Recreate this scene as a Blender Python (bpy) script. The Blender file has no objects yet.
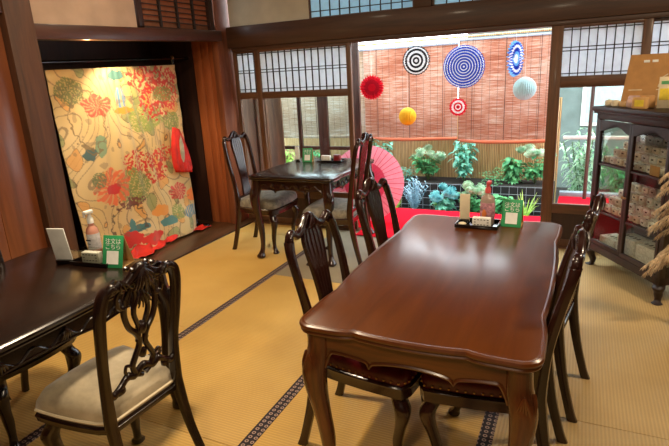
import bpy, bmesh, math, random
from mathutils import Vector, Matrix, noise
rnd = random.Random(7)
PI = math.pi
sc = bpy.context.scene
COL = sc.collection
V = Vector

# ------------------------------------------------------------------ materials
def srgb(r, g, b):
    f = lambda c: c/12.92 if c <= .04045 else ((c+.055)/1.055)**2.4
    return (f(r/255), f(g/255), f(b/255), 1)

class NT:
    def __init__(s, name):
        s.m = bpy.data.materials.new(name); s.m.use_nodes = True
        s.t = s.m.node_tree; s.n = s.t.nodes; s.l = s.t.links
        s.b = s.n['Principled BSDF']; s.out = s.n['Material Output']
    def node(s, typ, **kw):
        x = s.n.new(typ)
        for k, v in kw.items():
            if k in x.bl_rna.properties: setattr(x, k, v)
        return x
    def link(s, a, b): s.l.new(a, b)
    def coords(s, scale=(1, 1, 1), rot=(0, 0, 0)):
        tc = s.node('ShaderNodeTexCoord'); mp = s.node('ShaderNodeMapping')
        mp.inputs['Scale'].default_value = scale; mp.inputs['Rotation'].default_value = rot
        s.link(tc.outputs['Object'], mp.inputs['Vector']); return mp.outputs['Vector']
    def noise(s, vec, scale=5, detail=3, rough=.5, dist=0):
        n = s.node('ShaderNodeTexNoise'); n.inputs['Scale'].default_value = scale
        n.inputs['Detail'].default_value = detail; n.inputs['Roughness'].default_value = rough
        n.inputs['Distortion'].default_value = dist
        s.link(vec, n.inputs['Vector']); return n.outputs['Fac']
    def ramp(s, fac, stops):
        r = s.node('ShaderNodeValToRGB'); e = r.color_ramp.elements
        while len(e) < len(stops): e.new(.5)
        for i, (p, c) in enumerate(stops): e[i].position = p; e[i].color = c
        s.link(fac, r.inputs['Fac']); return r.outputs['Color']
    def bump(s, h, strength=.2, dist=.01):
        b = s.node('ShaderNodeBump'); b.inputs['Strength'].default_value = strength
        b.inputs['Distance'].default_value = dist
        s.link(h, b.inputs['Height']); s.link(b.outputs['Normal'], s.b.inputs['Normal'])
    def math(s, op, a, b=None):
        n = s.node('ShaderNodeMath', operation=op)
        for i, x in enumerate((a, b)):
            if x is None: continue
            if isinstance(x, (int, float)): n.inputs[i].default_value = x
            else: s.link(x, n.inputs[i])
        return n.outputs[0]
    def mix(s, fac, a, b):
        n = s.node('ShaderNodeMix', data_type='RGBA')
        s.link(fac, n.inputs[0])
        for x, i in ((a, 6), (b, 7)):
            if isinstance(x, tuple): n.inputs[i].default_value = x
            else: s.link(x, n.inputs[i])
        return n.outputs[2]
    def set(s, **kw):
        for k, v in kw.items(): s.b.inputs[k.replace('_', ' ')].default_value = v

def wood(name, c1, c2, axis='z', rough=.3, coat=.3, gs=1.0, bump=.05):
    t = NT(name); sc_ = {'x': (1.2, 14, 14), 'y': (14, 1.2, 14), 'z': (14, 14, 1.2)}[axis]
    v = t.coords(tuple(q*gs for q in sc_))
    n1 = t.noise(v, 2.2, 6, .6, .6)
    c = t.ramp(n1, [(.3, srgb(*c1)), (.7, srgb(*c2))])
    t.link(c, t.b.inputs['Base Color'])
    t.set(Roughness=rough, Coat_Weight=coat, Coat_Roughness=.12 if bump else .2)
    if bump: t.bump(n1, bump, .004)
    return t.m

def plain(name, c, rough=.6, metal=0, spec=.5, var=0, scale=20, coat=0, trans=0, sheen=0):
    t = NT(name); t.set(Roughness=rough, Metallic=metal, Coat_Weight=coat)
    t.b.inputs['Specular IOR Level'].default_value = spec
    if sheen: t.b.inputs['Sheen Weight'].default_value = sheen
    v = t.coords(); n = t.noise(v, scale, 3)
    k = 1-max(var, .04)
    a = srgb(*[q*k for q in c]); b = srgb(*[min(255, q*(2-k)) for q in c])
    t.link(t.ramp(n, [(.3, a), (.7, b)]), t.b.inputs['Base Color'])
    if trans:
        tr = t.node('ShaderNodeBsdfTranslucent'); tr.inputs['Color'].default_value = srgb(*c)
        mx = t.node('ShaderNodeMixShader'); mx.inputs[0].default_value = trans
        t.link(t.b.outputs[0], mx.inputs[1]); t.link(tr.outputs[0], mx.inputs[2])
        t.link(mx.outputs[0], t.out.inputs['Surface'])
    return t.m

def glassmat(name, tint=(245, 250, 250), refl=.6):
    t = NT(name); t.n.remove(t.b)
    tr = t.node('ShaderNodeBsdfTransparent'); tr.inputs[0].default_value = srgb(*tint)
    gl = t.node('ShaderNodeBsdfGlossy'); gl.inputs['Roughness'].default_value = .03
    fr = t.node('ShaderNodeFresnel'); fr.inputs[0].default_value = 1.45
    mx = t.node('ShaderNodeMixShader'); ge = t.node('ShaderNodeNewGeometry')
    t.link(t.math('MULTIPLY', t.math('MULTIPLY', fr.outputs[0], refl), t.math('SUBTRACT', 1, ge.outputs['Backfacing'])), mx.inputs[0])
    t.link(tr.outputs[0], mx.inputs[1]); t.link(gl.outputs[0], mx.inputs[2])
    t.link(mx.outputs[0], t.out.inputs['Surface']); return t.m

M = {}
M['mah'] = wood('mahogany_dark', (30, 14, 11), (52, 23, 15), 'z', .25, .25)
M['mahx'] = wood('mahogany_dark_x', (28, 13, 10), (50, 22, 15), 'y', .25, .25)
M['ebony'] = wood('ebony_carved', (20, 11, 9), (38, 19, 14), 'z', .26, .3)
M['tabletop'] = wood('mahogany_top', (78, 37, 9), (98, 50, 13), 'y', .3, .14, .6, 0)
M['apron'] = wood('mahogany_apron', (62, 30, 13), (108, 57, 24), 'x', .28, .3, .8)
M['tleg'] = wood('mahogany_leg', (56, 28, 13), (104, 54, 23), 'z', .25, .35)
M['tabletop_dark'] = wood('dark_table_top', (22, 12, 8), (36, 20, 12), 'y', .24, .3, .6, 0)
M['post'] = wood('pillar_wood', (54, 31, 17), (92, 54, 30), 'z', .6, 0, .7)
M['posty'] = wood('beam_wood_y', (50, 25, 15), (82, 42, 24), 'y', .45, .1, .7)
M['postx'] = wood('beam_wood_x', (58, 36, 24), (84, 54, 36), 'x', .5, .05, .7)
M['board'] = wood('red_board_wood', (84, 42, 22), (124, 68, 36), 'z', .4, .15, .5)
M['boardlt'] = wood('lit_alcove_board', (134, 66, 34), (176, 98, 54), 'z', .45, .1, .5)  # board wood with light falling on the alcove side put into its colour
M['postred'] = wood('reddish_pillar_wood', (104, 54, 28), (144, 80, 44), 'z', .6, 0, .6)
M['boardbr'] = wood('brown_wall_board', (74, 46, 30), (100, 64, 42), 'z', .7, 0, .5)
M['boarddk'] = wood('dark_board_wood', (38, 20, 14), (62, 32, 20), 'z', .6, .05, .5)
M['sash'] = wood('sash_wood', (78, 48, 28), (116, 76, 48), 'z', .5, .05, .8)
M['sashx'] = wood('sash_wood_x', (74, 46, 28), (108, 70, 46), 'x', .5, .05, .8)
M['lattice'] = plain('lattice_dark', (44, 34, 30), .6)
M['outdark'] = wood('outer_sash', (50, 30, 22), (84, 54, 40), 'z', .5, .1)
M['plankout'] = wood('weathered_planks', (66, 45, 30), (118, 84, 56), 'z', .8, 0, .5, .3)
M['platform'] = wood('platform_board', (58, 36, 20), (92, 60, 34), 'y', .35, .2, .5)
M['cab'] = wood('cabinet_wood', (26, 13, 8), (46, 23, 13), 'z', .5, 0)
M['plaster'] = plain('plaster', (196, 190, 174), .9, var=.04, scale=6)
M['plasterL'] = plain('plaster_left', (172, 144, 122), .9, var=.05, scale=6)
M['paper'] = plain('shoji_paper', (232, 238, 244), .9, trans=.36)
M['paperblue'] = plain('ranma_paper', (196, 226, 238), .9, trans=.26)
M['paperbrown'] = plain('brown_paper', (150, 96, 66), .9, var=.1, trans=.4)
M['black'] = plain('black_lacquer', (14, 11, 11), .2, coat=.5)
M['matteblack'] = plain('matte_black', (22, 22, 24), .7)
M['brass'] = plain('brass_nail', (196, 160, 110), .3, metal=1)
M['greylight'] = plain('pale_grey_wire', (150, 158, 168), .5)
M['glass'] = glassmat('window_glass')
M['cabglass'] = glassmat('cabinet_glass', (236, 236, 230), .8)
M['red_leather'] = plain('red_leather', (84, 8, 18), .38, var=.15, scale=30)
M['felt'] = plain('red_felt', (214, 12, 36), .95, var=.04, scale=60, spec=.1)
M['white'] = plain('white_card', (236, 236, 230), .7)
M['ink'] = plain('dark_ink', (40, 40, 40), .8)
M['green'] = plain('green_card', (44, 150, 92), .55)
M['kraft'] = plain('kraft_paper', (186, 138, 84), .8, var=.05)
M['kraft2'] = plain('kraft_card', (204, 158, 98), .8, var=.05)
M['cream'] = plain('cream_card', (226, 212, 180), .7)
M['yellow'] = plain('yellow_print', (226, 200, 60), .6, var=.1)
M['redbox'] = plain('deep_red_box', (120, 16, 22), .4, coat=.3)
M['redcloth'] = plain('red_silk', (200, 32, 12), .6, var=.12, scale=14)
M['pinksilk'] = plain('blush_pouch', (206, 170, 158), .6, var=.08, scale=40)

def fabric(name, c1, c2, c3, s=9):
    t = NT(name); v = t.coords()
    n = t.noise(v, s, 5, .6, .4)
    t.link(t.ramp(n, [(.3, srgb(*c1)), (.5, srgb(*c2)), (.68, srgb(*c3))]), t.b.inputs['Base Color'])
    t.set(Roughness=.75); t.b.inputs['Sheen Weight'].default_value = .3
    t.bump(t.noise(t.coords((300, 60, 300)), 3, 2), .3, .002); return t.m
M['brocade'] = fabric('beige_brocade', (128, 116, 96), (176, 160, 130), (204, 188, 158), 5)
M['greyfab'] = fabric('grey_brocade', (70, 66, 60), (112, 106, 94), (140, 132, 116), 22)

def tatami(name, c1, c2, along='y'):
    t = NT(name)
    tc = t.node('ShaderNodeTexCoord'); sp = t.node('ShaderNodeSeparateXYZ'); t.link(tc.outputs['Object'], sp.inputs[0])
    a, b = (sp.outputs['X'], sp.outputs['Y']) if along == 'y' else (sp.outputs['Y'], sp.outputs['X'])
    rib = t.math('SINE', t.math('MULTIPLY', a, 2*PI/.0145))
    rib = t.math('MULTIPLY', t.math('ADD', rib, 1), .5)
    fine = t.math('SINE', t.math('MULTIPLY', b, 2*PI/.006))
    n = t.noise(t.coords(), 2.5, 4); n2 = t.noise(t.coords((40, 40, 40)), 3, 2)
    c = t.ramp(n, [(.3, srgb(*c1)), (.7, srgb(*c2))])
    dark = t.mix(t.math('MULTIPLY', t.math('SUBTRACT', 1, rib), .33), c, srgb(*[q*.66 for q in c1]))
    t.link(t.mix(t.math('MULTIPLY', n2, .22), dark, srgb(*[min(255, q*1.1) for q in c2])), t.b.inputs['Base Color'])
    t.set(Roughness=.6)
    t.bump(t.math('ADD', rib, t.math('MULTIPLY', fine, .25)), .35, .002); return t.m
M['tatamiR'] = tatami('tatami_ribbed', (172, 140, 86), (192, 160, 104))
M['tatami'] = tatami('tatami_gold', (198, 154, 76), (214, 172, 92), 'x')
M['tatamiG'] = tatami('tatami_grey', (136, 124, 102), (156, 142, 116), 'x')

def heri():
    t = NT('border_cloth'); tc = t.node('ShaderNodeTexCoord'); sp = t.node('ShaderNodeSeparateXYZ')
    t.link(tc.outputs['Object'], sp.inputs[0])
    def cell(v, p, off=0):
        q = t.math('FRACT', t.math('ADD', t.math('DIVIDE', v, p), off)); return t.math('SUBTRACT', q, .5)
    def rings(off):
        x = cell(sp.outputs['X'], .028, .5*off); y = cell(sp.outputs['Y'], .028, .5*off)
        r = t.math('SQRT', t.math('ADD', t.math('MULTIPLY', x, x), t.math('MULTIPLY', y, y)))
        d = t.math('ABSOLUTE', t.math('SUBTRACT', r, .24)); return t.math('LESS_THAN', d, .085)
    f = rings(0)
    t.link(t.mix(f, srgb(30, 16, 24), srgb(168, 140, 124)), t.b.inputs['Base Color']); t.set(Roughness=.8); return t.m
M['heri'] = heri()

def blindmat(name, c1, c2, c3):
    t = NT(name); tc = t.node('ShaderNodeTexCoord'); sp = t.node('ShaderNodeSeparateXYZ')
    t.link(tc.outputs['Object'], sp.inputs[0])
    reed = t.math('ABSOLUTE', t.math('SINE', t.math('MULTIPLY', sp.outputs['Z'], PI/.009)))
    n = t.noise(t.coords((1.6, 1, 60)), 3, 5, .7); big = t.noise(t.coords((1, 1, 1)), 1.6, 2)
    f = t.math('ADD', t.math('MULTIPLY', n, .8), t.math('MULTIPLY', big, .35))
    c = t.ramp(f, [(.44, srgb(*c1)), (.56, srgb(*c2)), (.66, srgb(*c3))])
    c = t.mix(t.math('MULTIPLY', t.math('SUBTRACT', 1, reed), .35), c, srgb(*[q*.5 for q in c1]))
    x = t.math('FRACT', t.math('DIVIDE', sp.outputs['X'], .085)); th = t.math('LESS_THAN', x, .05)
    c = t.mix(t.math('MULTIPLY', th, .6), c, srgb(70, 50, 44))
    t.link(c, t.b.inputs['Base Color']); t.set(Roughness=.6)
    t.bump(reed, .5, .004)
    tr = t.node('ShaderNodeBsdfTranslucent'); t.link(c, tr.inputs['Color'])
    mx = t.node('ShaderNodeMixShader'); mx.inputs[0].default_value = .5
    t.link(t.b.outputs[0], mx.inputs[1]); t.link(tr.outputs[0], mx.inputs[2]); t.link(mx.outputs[0], t.out.inputs['Surface'])
    return t.m
M['blind'] = blindmat('reed_blind', (176, 104, 74), (206, 144, 112), (240, 224, 208))
M['blindgrey'] = blindmat('greyish_reed_blind', (170, 140, 112), (200, 178, 152), (230, 224, 214))  # paler, greyer reeds for the leftmost blind

def bamboo():
    t = NT('bamboo_fence'); tc = t.node('ShaderNodeTexCoord'); sp = t.node('ShaderNodeSeparateXYZ')
    t.link(tc.outputs['Object'], sp.inputs[0])
    r = t.math('ABSOLUTE', t.math('SINE', t.math('MULTIPLY', sp.outputs['X'], PI/.02)))
    n = t.noise(t.coords((30, 1, 1.5)), 3, 4)
    c = t.ramp(n, [(.3, srgb(196, 148, 88)), (.7, srgb(246, 212, 150))])
    t.link(t.mix(t.math('MULTIPLY', t.math('SUBTRACT', 1, r), .7), c, srgb(70, 46, 24)), t.b.inputs['Base Color'])
    t.bump(r, .6, .01); return t.m
M['bamboo'] = bamboo()

def leafmat(name, c1, c2):
    t = NT(name); n = t.noise(t.coords(), 14, 2)
    c = t.ramp(n, [(.35, srgb(*c1)), (.65, srgb(*c2))]); t.link(c, t.b.inputs['Base Color']); t.set(Roughness=.45)
    tr = t.node('ShaderNodeBsdfTranslucent'); t.link(c, tr.inputs['Color'])
    mx = t.node('ShaderNodeMixShader'); mx.inputs[0].default_value = .3
    t.link(t.b.outputs[0], mx.inputs[1]); t.link(tr.outputs[0], mx.inputs[2]); t.link(mx.outputs[0], t.out.inputs['Surface'])
    return t.m
M['leaf'] = leafmat('leaf_green', (60, 140, 92), (128, 206, 140))
M['leafteal'] = leafmat('leaf_teal', (70, 160, 140), (156, 226, 200))
M['leafpale'] = leafmat('leaf_pale', (120, 172, 130), (206, 226, 196))
M['bloomteal'] = leafmat('bloom_teal', (60, 150, 160), (140, 214, 214))
M['bloomblue'] = leafmat('bloom_blue_grey', (116, 166, 186), (186, 218, 230))
M['leafyellow'] = leafmat('leaf_yellow', (130, 190, 70), (214, 236, 130))
M['stem'] = leafmat('stem_green', (60, 90, 44), (90, 120, 60))
M['soil'] = plain('soil', (34, 27, 21), .95, var=.3, scale=30)
M['pampas'] = plain('dried_plume', (206, 182, 146), .9, var=.15, scale=60)

# ------------------------------------------------------------------ builders
def finish(bm, name, mat, parent=None, smooth=True, angle=38):
    bmesh.ops.remove_doubles(bm, verts=bm.verts, dist=1e-6)
    bmesh.ops.recalc_face_normals(bm, faces=bm.faces)
    if smooth:
        ca = math.radians(angle)
        for f in bm.faces: f.smooth = True
        for e in bm.edges:
            if len(e.link_faces) == 2 and e.calc_face_angle(0) > ca: e.smooth = False
    me = bpy.data.meshes.new(name); bm.to_mesh(me); bm.free()
    o = bpy.data.objects.new(name, me)
    for m in (mat if isinstance(mat, (list, tuple)) else [mat]): me.materials.append(m)
    COL.objects.link(o)
    if parent: o.parent = parent
    return o
B = bmesh.new
def box(bm, c, s, bev=0, rot=None, seg=2, mi=0):
    g = bmesh.ops.create_cube(bm, size=1)
    vs = g['verts']; fs = set(f for v in vs for f in v.link_faces)
    mat = Matrix.Translation(c) @ (rot.to_4x4() if rot else Matrix.Identity(4)) @ Matrix.Diagonal((*s, 1))
    bmesh.ops.transform(bm, matrix=mat, verts=vs)
    for f in fs: f.material_index = mi
    if bev:
        es = list(set(e for v in vs for e in v.link_edges))
        bmesh.ops.bevel(bm, geom=es, offset=bev, segments=seg, affect='EDGES', profile=.5)
def box2(bm, x0, x1, y0, y1, z0, z1, bev=0, mi=0):
    box(bm, ((x0+x1)/2, (y0+y1)/2, (z0+z1)/2), (x1-x0, y1-y0, z1-z0), bev, mi=mi)
def smoothpts(P, n=5):
    """catmull-rom through rows of equal length"""
    out = []
    for i in range(len(P)-1):
        p0 = P[max(i-1, 0)]; p1 = P[i]; p2 = P[i+1]; p3 = P[min(i+2, len(P)-1)]
        for k in range(n):
            t = k/n; r = []
            for a, b, c, d in zip(p0, p1, p2, p3):
                r.append(.5*((2*b)+(-a+c)*t+(2*a-5*b+4*c-d)*t*t+(-a+3*b-3*c+d)*t**3))
            out.append(r)
    out.append(list(P[-1])); return out
def sweep(bm, P, A=(1, 0, 0), Bv=(0, 1, 0), n=10, e=1.0, sm=5, mi=0, closed=False):
    """rows (x,y,z,ra,rb): elliptic / super-elliptic section in the plane of A and Bv"""
    A = V(A); Bv = V(Bv); Q = smoothpts(P, sm) if sm > 1 else P
    rings = []
    for q in Q:
        r = []
        for k in range(n):
            t = 2*PI*k/n; c = math.cos(t); s = math.sin(t)
            c = math.copysign(abs(c)**e, c); s = math.copysign(abs(s)**e, s)
            r.append(bm.verts.new(V(q[:3])+A*(q[3]*c)+Bv*(q[4]*s)))
        rings.append(r)
    fs = []
    m = len(rings)
    for i in range(m-1 if not closed else m):
        a = rings[i]; b = rings[(i+1) % m]
        for k in range(n): fs.append(bm.faces.new((a[k], a[(k+1) % n], b[(k+1) % n], b[k])))
    if not closed: fs.append(bm.faces.new(rings[0][::-1])); fs.append(bm.faces.new(rings[-1]))
    for f in fs: f.material_index = mi
def tube(bm, P, r, n=8, closed=False, mi=0, taper=None, sm=1):
    P = [V(p) for p in (smoothpts([list(p) for p in P], sm) if sm > 1 else P)]; m = len(P); rings = []; up = None
    for i, p in enumerate(P):
        if closed: d = (P[(i+1) % m]-P[i-1])
        else: d = P[min(i+1, m-1)]-P[max(i-1, 0)]
        d.normalize()
        if up is None: up = d.orthogonal().normalized()
        up = (up-d*up.dot(d)); up = up.normalized() if up.length > 1e-6 else d.orthogonal().normalized()
        w = d.cross(up); rr = r if taper is None else r*(1+(taper-1)*i/(m-1))
        rings.append([bm.verts.new(p+up*(rr*math.cos(2*PI*k/n))+w*(rr*math.sin(2*PI*k/n))) for k in range(n)])
    fs = []
    for i in range(m if closed else m-1):
        a = rings[i]; b = rings[(i+1) % m]
        for k in range(n): fs.append(bm.faces.new((a[k], a[(k+1) % n], b[(k+1) % n], b[k])))
    if not closed: fs.append(bm.faces.new(rings[0][::-1])); fs.append(bm.faces.new(rings[-1]))
    for f in fs: f.material_index = mi
def lathe(bm, prof, c=(0, 0, 0), n=20, mi=0):
    rings = [[bm.verts.new((c[0]+r*math.cos(2*PI*k/n), c[1]+r*math.sin(2*PI*k/n), c[2]+z)) for k in range(n)] for r, z in prof]
    for a, b in zip(rings, rings[1:]):
        for k in range(n): bm.faces.new((a[k], a[(k+1) % n], b[(k+1) % n], b[k])).material_index = mi
    bm.faces.new(rings[0][::-1]).material_index = mi; bm.faces.new(rings[-1]).material_index = mi
def blob(bm, c, r, sub=2, nz=0, mi=0, rot=None):
    g = bmesh.ops.create_icosphere(bm, subdivisions=sub, radius=1)
    for v in g['verts']:
        k = 1+nz*noise.noise(v.co*2.3+V(c)*7)
        q = V((v.co.x*r[0]*k, v.co.y*r[1]*k, v.co.z*r[2]*k))
        if rot: q = rot @ q
        v.co = q+V(c)
    for f in set(f for v in g['verts'] for f in v.link_faces): f.material_index = mi
def prism(bm, pts, axis, a, b, mi=0):
    """2D outline extruded along axis between a and b"""
    def P(u, w, h): return {'x': (h, u, w), 'y': (u, h, w), 'z': (u, w, h)}[axis]
    lo = [bm.verts.new(P(u, w, a)) for u, w in pts]; hi = [bm.verts.new(P(u, w, b)) for u, w in pts]
    n = len(pts)
    fs = [bm.faces.new((lo[i], lo[(i+1) % n], hi[(i+1) % n], hi[i])) for i in range(n)]
    caps = [bm.faces.new(lo[::-1]), bm.faces.new(hi)]
    bmesh.ops.triangulate(bm, faces=caps)
    for f in fs: f.material_index = mi
def empty(name, loc=(0, 0, 0), rz=0, label=None, cat=None, group=None):
    o = bpy.data.objects.new(name, None); COL.objects.link(o); o.empty_display_size = .1
    o.location = loc; o.rotation_euler = (0, 0, rz); tag(o, label, cat, group); return o
def tag(o, label=None, cat=None, group=None, kind=None):
    if label: o['label'] = label
    if cat: o['category'] = cat
    if group: o['group'] = group
    if kind: o['kind'] = kind
    return o
def struct(name, bm, mat, parent=None):
    o = finish(bm, name, mat, parent)
    if not parent: o['kind'] = 'structure'
    return o
def sroot(name, loc=(0, 0, 0)):
    o = empty(name, loc); o['kind'] = 'structure'; return o
def dup(o, loc, rz=0, label=None, parent=None):
    def cp(a, par):
        c = a.copy(); COL.objects.link(c)
        if par: c.parent = par
        for ch in a.children: cp(ch, c)
        return c
    r = cp(o, None); r.location = loc; r.rotation_euler = (0, 0, rz)
    if label: r['label'] = label
    return r
def text(s, size, mat, parent, loc, rot, name='lettering', ext=.0004):
    cu = bpy.data.curves.new(name, 'FONT'); cu.body = s; cu.size = size; cu.align_x = 'CENTER'; cu.align_y = 'CENTER'
    cu.extrude = ext
    tmp = bpy.data.objects.new(name, cu); COL.objects.link(tmp); bpy.context.view_layer.update()
    me = bpy.data.meshes.new_from_object(tmp.evaluated_get(bpy.context.evaluated_depsgraph_get())); bpy.data.objects.remove(tmp)
    me.materials.clear(); me.materials.append(mat); o = bpy.data.objects.new(name, me); COL.objects.link(o)
    o.location = loc; o.rotation_euler = rot; o.parent = parent; return o

# ------------------------------------------------------------------ setting: floor
WY = 4.5      # the window wall
TX = [-3.05, -2.11, -1.18, -.262]       # lines of the border cloths
def flo(x0, x1, y0, y1, m):
    b = B(); box2(b, x0+.0015, x1-.0015, y0+.0015, y1-.0015, -.05, 0, .0015); return struct('floor', b, m)
flo(TX[2], TX[3], -1.6, 3.2, M['tatami'])
flo(-3.11, TX[1], -1.6, 2.25, M['tatami']); flo(-3.11, TX[1], 2.25, 4.12, M['tatami']); flo(-3.11, TX[1], 4.12, WY+.05, M['tatami'])
flo(TX[1], TX[2], -1.6, 1.45, M['tatami']); flo(TX[1], TX[2], 1.45, 3.2, M['tatami'])
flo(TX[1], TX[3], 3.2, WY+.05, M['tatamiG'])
flo(TX[3], .66, -1.6, 2.13, M['tatamiR']); flo(TX[3], .66, 2.13, WY+.05, M['tatamiR'])
flo(.66, 2.6, -1.6, 2.13, M['tatamiR']); flo(.66, 2.6, 2.13, WY+.05, M['tatamiR'])
for x, y1 in ((TX[1], 4.1), (TX[2], 3.2), (TX[3], 3.2)):
    b = B(); box2(b, x-.029, x+.029, -1.6, y1, -.004, .0022, .001); struct('trim_1', b, M['heri'])
b = B(); box2(b, -4.2, -3.112, -1.6, 4.6, -.06, .012, .004); struct('floor', b, M['platform'])
b = B(); box2(b, -3.116, -3.104, -1.6, 4.4, -.03, .014, .002); struct('trim_2', b, M['boarddk'])
b = B(); box2(b, -4.4, 2.7, -1.8, 4.8, 2.6, 2.66); struct('ceiling', b, M['boarddk'])
# rear and right walls (behind the photographer)
b = B(); box2(b, -3.3, 2.7, -1.72, -1.62, -.05, 2.6); struct('wall_rear', b, M['boardbr'])
b = B(); box2(b, 2.6, 2.7, -1.62, 4.6, -.05, 2.6); struct('wall_right', b, M['boardbr'])

# ------------------------------------------------------------------ setting: left wall with the alcove
LX = -3.2
b = B()
for i in range(14):
    y0 = -1.62+i*.272; y1 = min(y0+.27, 2.17)
    if y0 < 2.15: box2(b, LX-.05, LX, y0, y1, 0.0, 1.93, .003)
struct('wall_left', b, M['board'])
b = B(); box2(b, LX-.08, LX+.06, 2.17, 2.355, 0, 2.6, .008); struct('trim_3', b, M['post'])           # near pillar
b = B(); box2(b, LX-.1, LX+.05, -1.6, 2.17, 1.93, 2.6, .005); struct('trim_4', b, M['posty'])
b = B(); box2(b, LX-.06, LX+.05, 2.355, 4.30, 1.79, 1.885, .006)
for v in b.verts: v.co.z += .05*(v.co.y-2.355)/1.93
struct('trim_5', b, M['posty'])      # lintel over the alcove
b = B(); box2(b, LX-.05, LX+.01, 2.355, 3.27, 1.885, 2.6); struct('wall_left', b, M['plasterL'])
b = B(); box2(b, -3.29, LX-.015, 4.30, WY+.06, 0.012, 2.6, .006); struct('trim_6', b, M['postred'])        # corner pillar
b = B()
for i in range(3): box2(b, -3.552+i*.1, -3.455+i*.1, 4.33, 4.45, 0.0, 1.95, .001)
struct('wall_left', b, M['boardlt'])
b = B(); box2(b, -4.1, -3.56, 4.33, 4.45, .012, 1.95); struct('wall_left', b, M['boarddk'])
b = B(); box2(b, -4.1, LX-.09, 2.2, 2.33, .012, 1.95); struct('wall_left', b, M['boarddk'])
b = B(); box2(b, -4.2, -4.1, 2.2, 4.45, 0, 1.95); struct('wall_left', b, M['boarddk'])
b = B(); box2(b, -4.2, LX-.07, 2.2, 4.45, 1.95, 2.0); struct('ceiling', b, M['boarddk'])
# transom lattice above the lintel
r = sroot('window_1', (0, 0, 0))
b = B(); y0, y1, z0, z1 = 3.29, 4.24, 1.9, 2.4
box2(b, LX-.03, LX+.02, y0, y0+.05, z0, z1, .004); box2(b, LX-.03, LX+.02, y1-.06, y1, z0, z1, .004)
box2(b, LX-.03, LX+.02, y0, y1, z0, z0+.03, .004); box2(b, LX-.03, LX+.02, y0, y1, z1-.04, z1, .004); struct('window_frame', b, M['boarddk'], r)
b = B()
for i in range(1, 4): box2(b, LX-.01, LX+.012, y0+.05+i*.21-.01, y0+.05+i*.21+.008, z0+.03, z1-.04)
for i in range(1, 11): box2(b, LX-.012, LX+.004, y0+.05, y1-.06, z0+.03+i*.042, z0+.036+i*.042)
struct('lattice', b, M['lattice'], r)
b = B(); box2(b, LX-.022, LX-.016, y0+.04, y1-.05, z0+.02, z1-.03); struct('paper_pane', b, M['paperbrown'], r)
b = B(); box2(b, LX-.05, LX+.01, 3.27, 4.26, 2.4, 2.6); struct('wall_left', b, M['plasterL'])

# ------------------------------------------------------------------ setting: window wall
KB, KT = 1.745, 1.975
b = B(); box2(b, LX-.01, 2.6, WY-.05, WY+.07, KB+.035, KT, .006); box2(b, LX+.02, 2.6, WY-.035, WY+.08, KB, KB+.035, .003)
struct('trim_7', b, M['postx'])                                                                           # the long lintel
b = B(); box2(b, LX+.02, -2.3, WY-.02, WY+.03, KT, 2.6); struct('wall_back', b, M['plaster'])
b = B(); box2(b, -1.318, -1.165, WY-.05, WY+.05, KT, 2.6, .005); struct('trim_8', b, M['postx'])
b = B(); box2(b, -2.31, 2.6, WY-.02, WY+.03, 2.44, 2.6); struct('wall_back', b, M['plaster'])
def lattice_pane(root, x0, x1, z0, z1, y, nv, hz, paper='paper', bw=.007, f=.0):
    b = B(); box2(b, x0, x1, y+.004, y+.006, z0, z1); struct('paper_pane', b, M[paper], root)
    b = B()
    for i in range(1, nv): x = x0+(x1-x0)*i/nv; box2(b, x-bw/2, x+bw/2, y-.012, y+.003, z0, z1)
    for z in hz: box2(b, x0, x1, y-.010, y+.001, z-bw/2, z+bw/2)
    struct('lattice', b, M['lattice'], root)
for x0, x1, nv in ((-2.3, -1.318, 10), (-1.165, .3, 14), (.36, 1.9, 14)):
    r = sroot('window_2')
    b = B(); box2(b, x0, x0+.012, WY-.02, WY+.02, KT, 2.44); box2(b, x1-.012, x1, WY-.02, WY+.02, KT, 2.44)
    box2(b, x0, x1, WY-.02, WY+.02, KT, KT+.01); box2(b, x0, x1, WY-.02, WY+.02, 2.42, 2.44); struct('window_frame', b, M['sashx'], r)
    lattice_pane(r, x0+.012, x1-.012, KT+.01, 2.42, WY, nv, (2.035, 2.33), 'paperblue')
b = B(); box2(b, .3, .36, WY-.05, WY+.05, KT, 2.44); box2(b, 1.9, 2.6, WY-.02, WY+.03, KT, 2.44); struct('trim_9', b, M['postx'])
def sliding(x0, x1, y, nv, zb=.37, stl=.045, str_=.045, hz=(), lower='glass', top=KB, zr=(1.285, 1.35)):
    r = sroot('window_3')
    b = B(); box2(b, x0, x0+stl, y-.016, y+.016, .01, top, .003); box2(b, x1-str_, x1, y-.016, y+.016, .01, top, .003)
    struct('stile', b, M['sash'], r)
    b = B(); box2(b, x0+stl, x1-str_, y-.015, y+.015, zr[0], zr[1], .003); box2(b, x0+stl, x1-str_, y-.015, y+.015, top-.02, top, .002)
    box2(b, x0+stl, x1-str_, y-.015, y+.015, zb-.08, zb, .003); box2(b, x0+stl, x1-str_, y-.015, y+.015, .01, .07, .003)
    struct('rail', b, M['sashx'], r)
    lattice_pane(r, x0+stl, x1-str_, zr[1], top-.02, y, nv, hz)
    b = B(); box2(b, x0+stl, x1-str_, y-.002, y+.002, zb, zr[0]); struct('pane', b, M['glass'], r)
    b = B(); box2(b, x0+stl, x1-str_, y-.006, y+.006, .07, zb-.08); struct('lower_board', b, M['boarddk'], r)
    return r
HZ = (1.712, 1.56, 1.535, 1.378)
sliding(-3.20, -2.865, WY+.025, 4, hz=HZ, stl=.04, str_=.03)
sliding(-2.925, -1.905, WY-.012, 13, hz=HZ, stl=.055, str_=.045)
HZ2 = (1.71, 1.585, 1.56, 1.395)
sliding(-.245, .42, WY-.012, 9, hz=HZ2, stl=.085, str_=.06, zr=(1.29, 1.375))
sliding(.36, 1.05, WY+.025, 9, hz=HZ2, zr=(1.29, 1.375))
sliding(1.0, 1.75, WY-.012, 9, hz=HZ2, zr=(1.29, 1.375))
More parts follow.
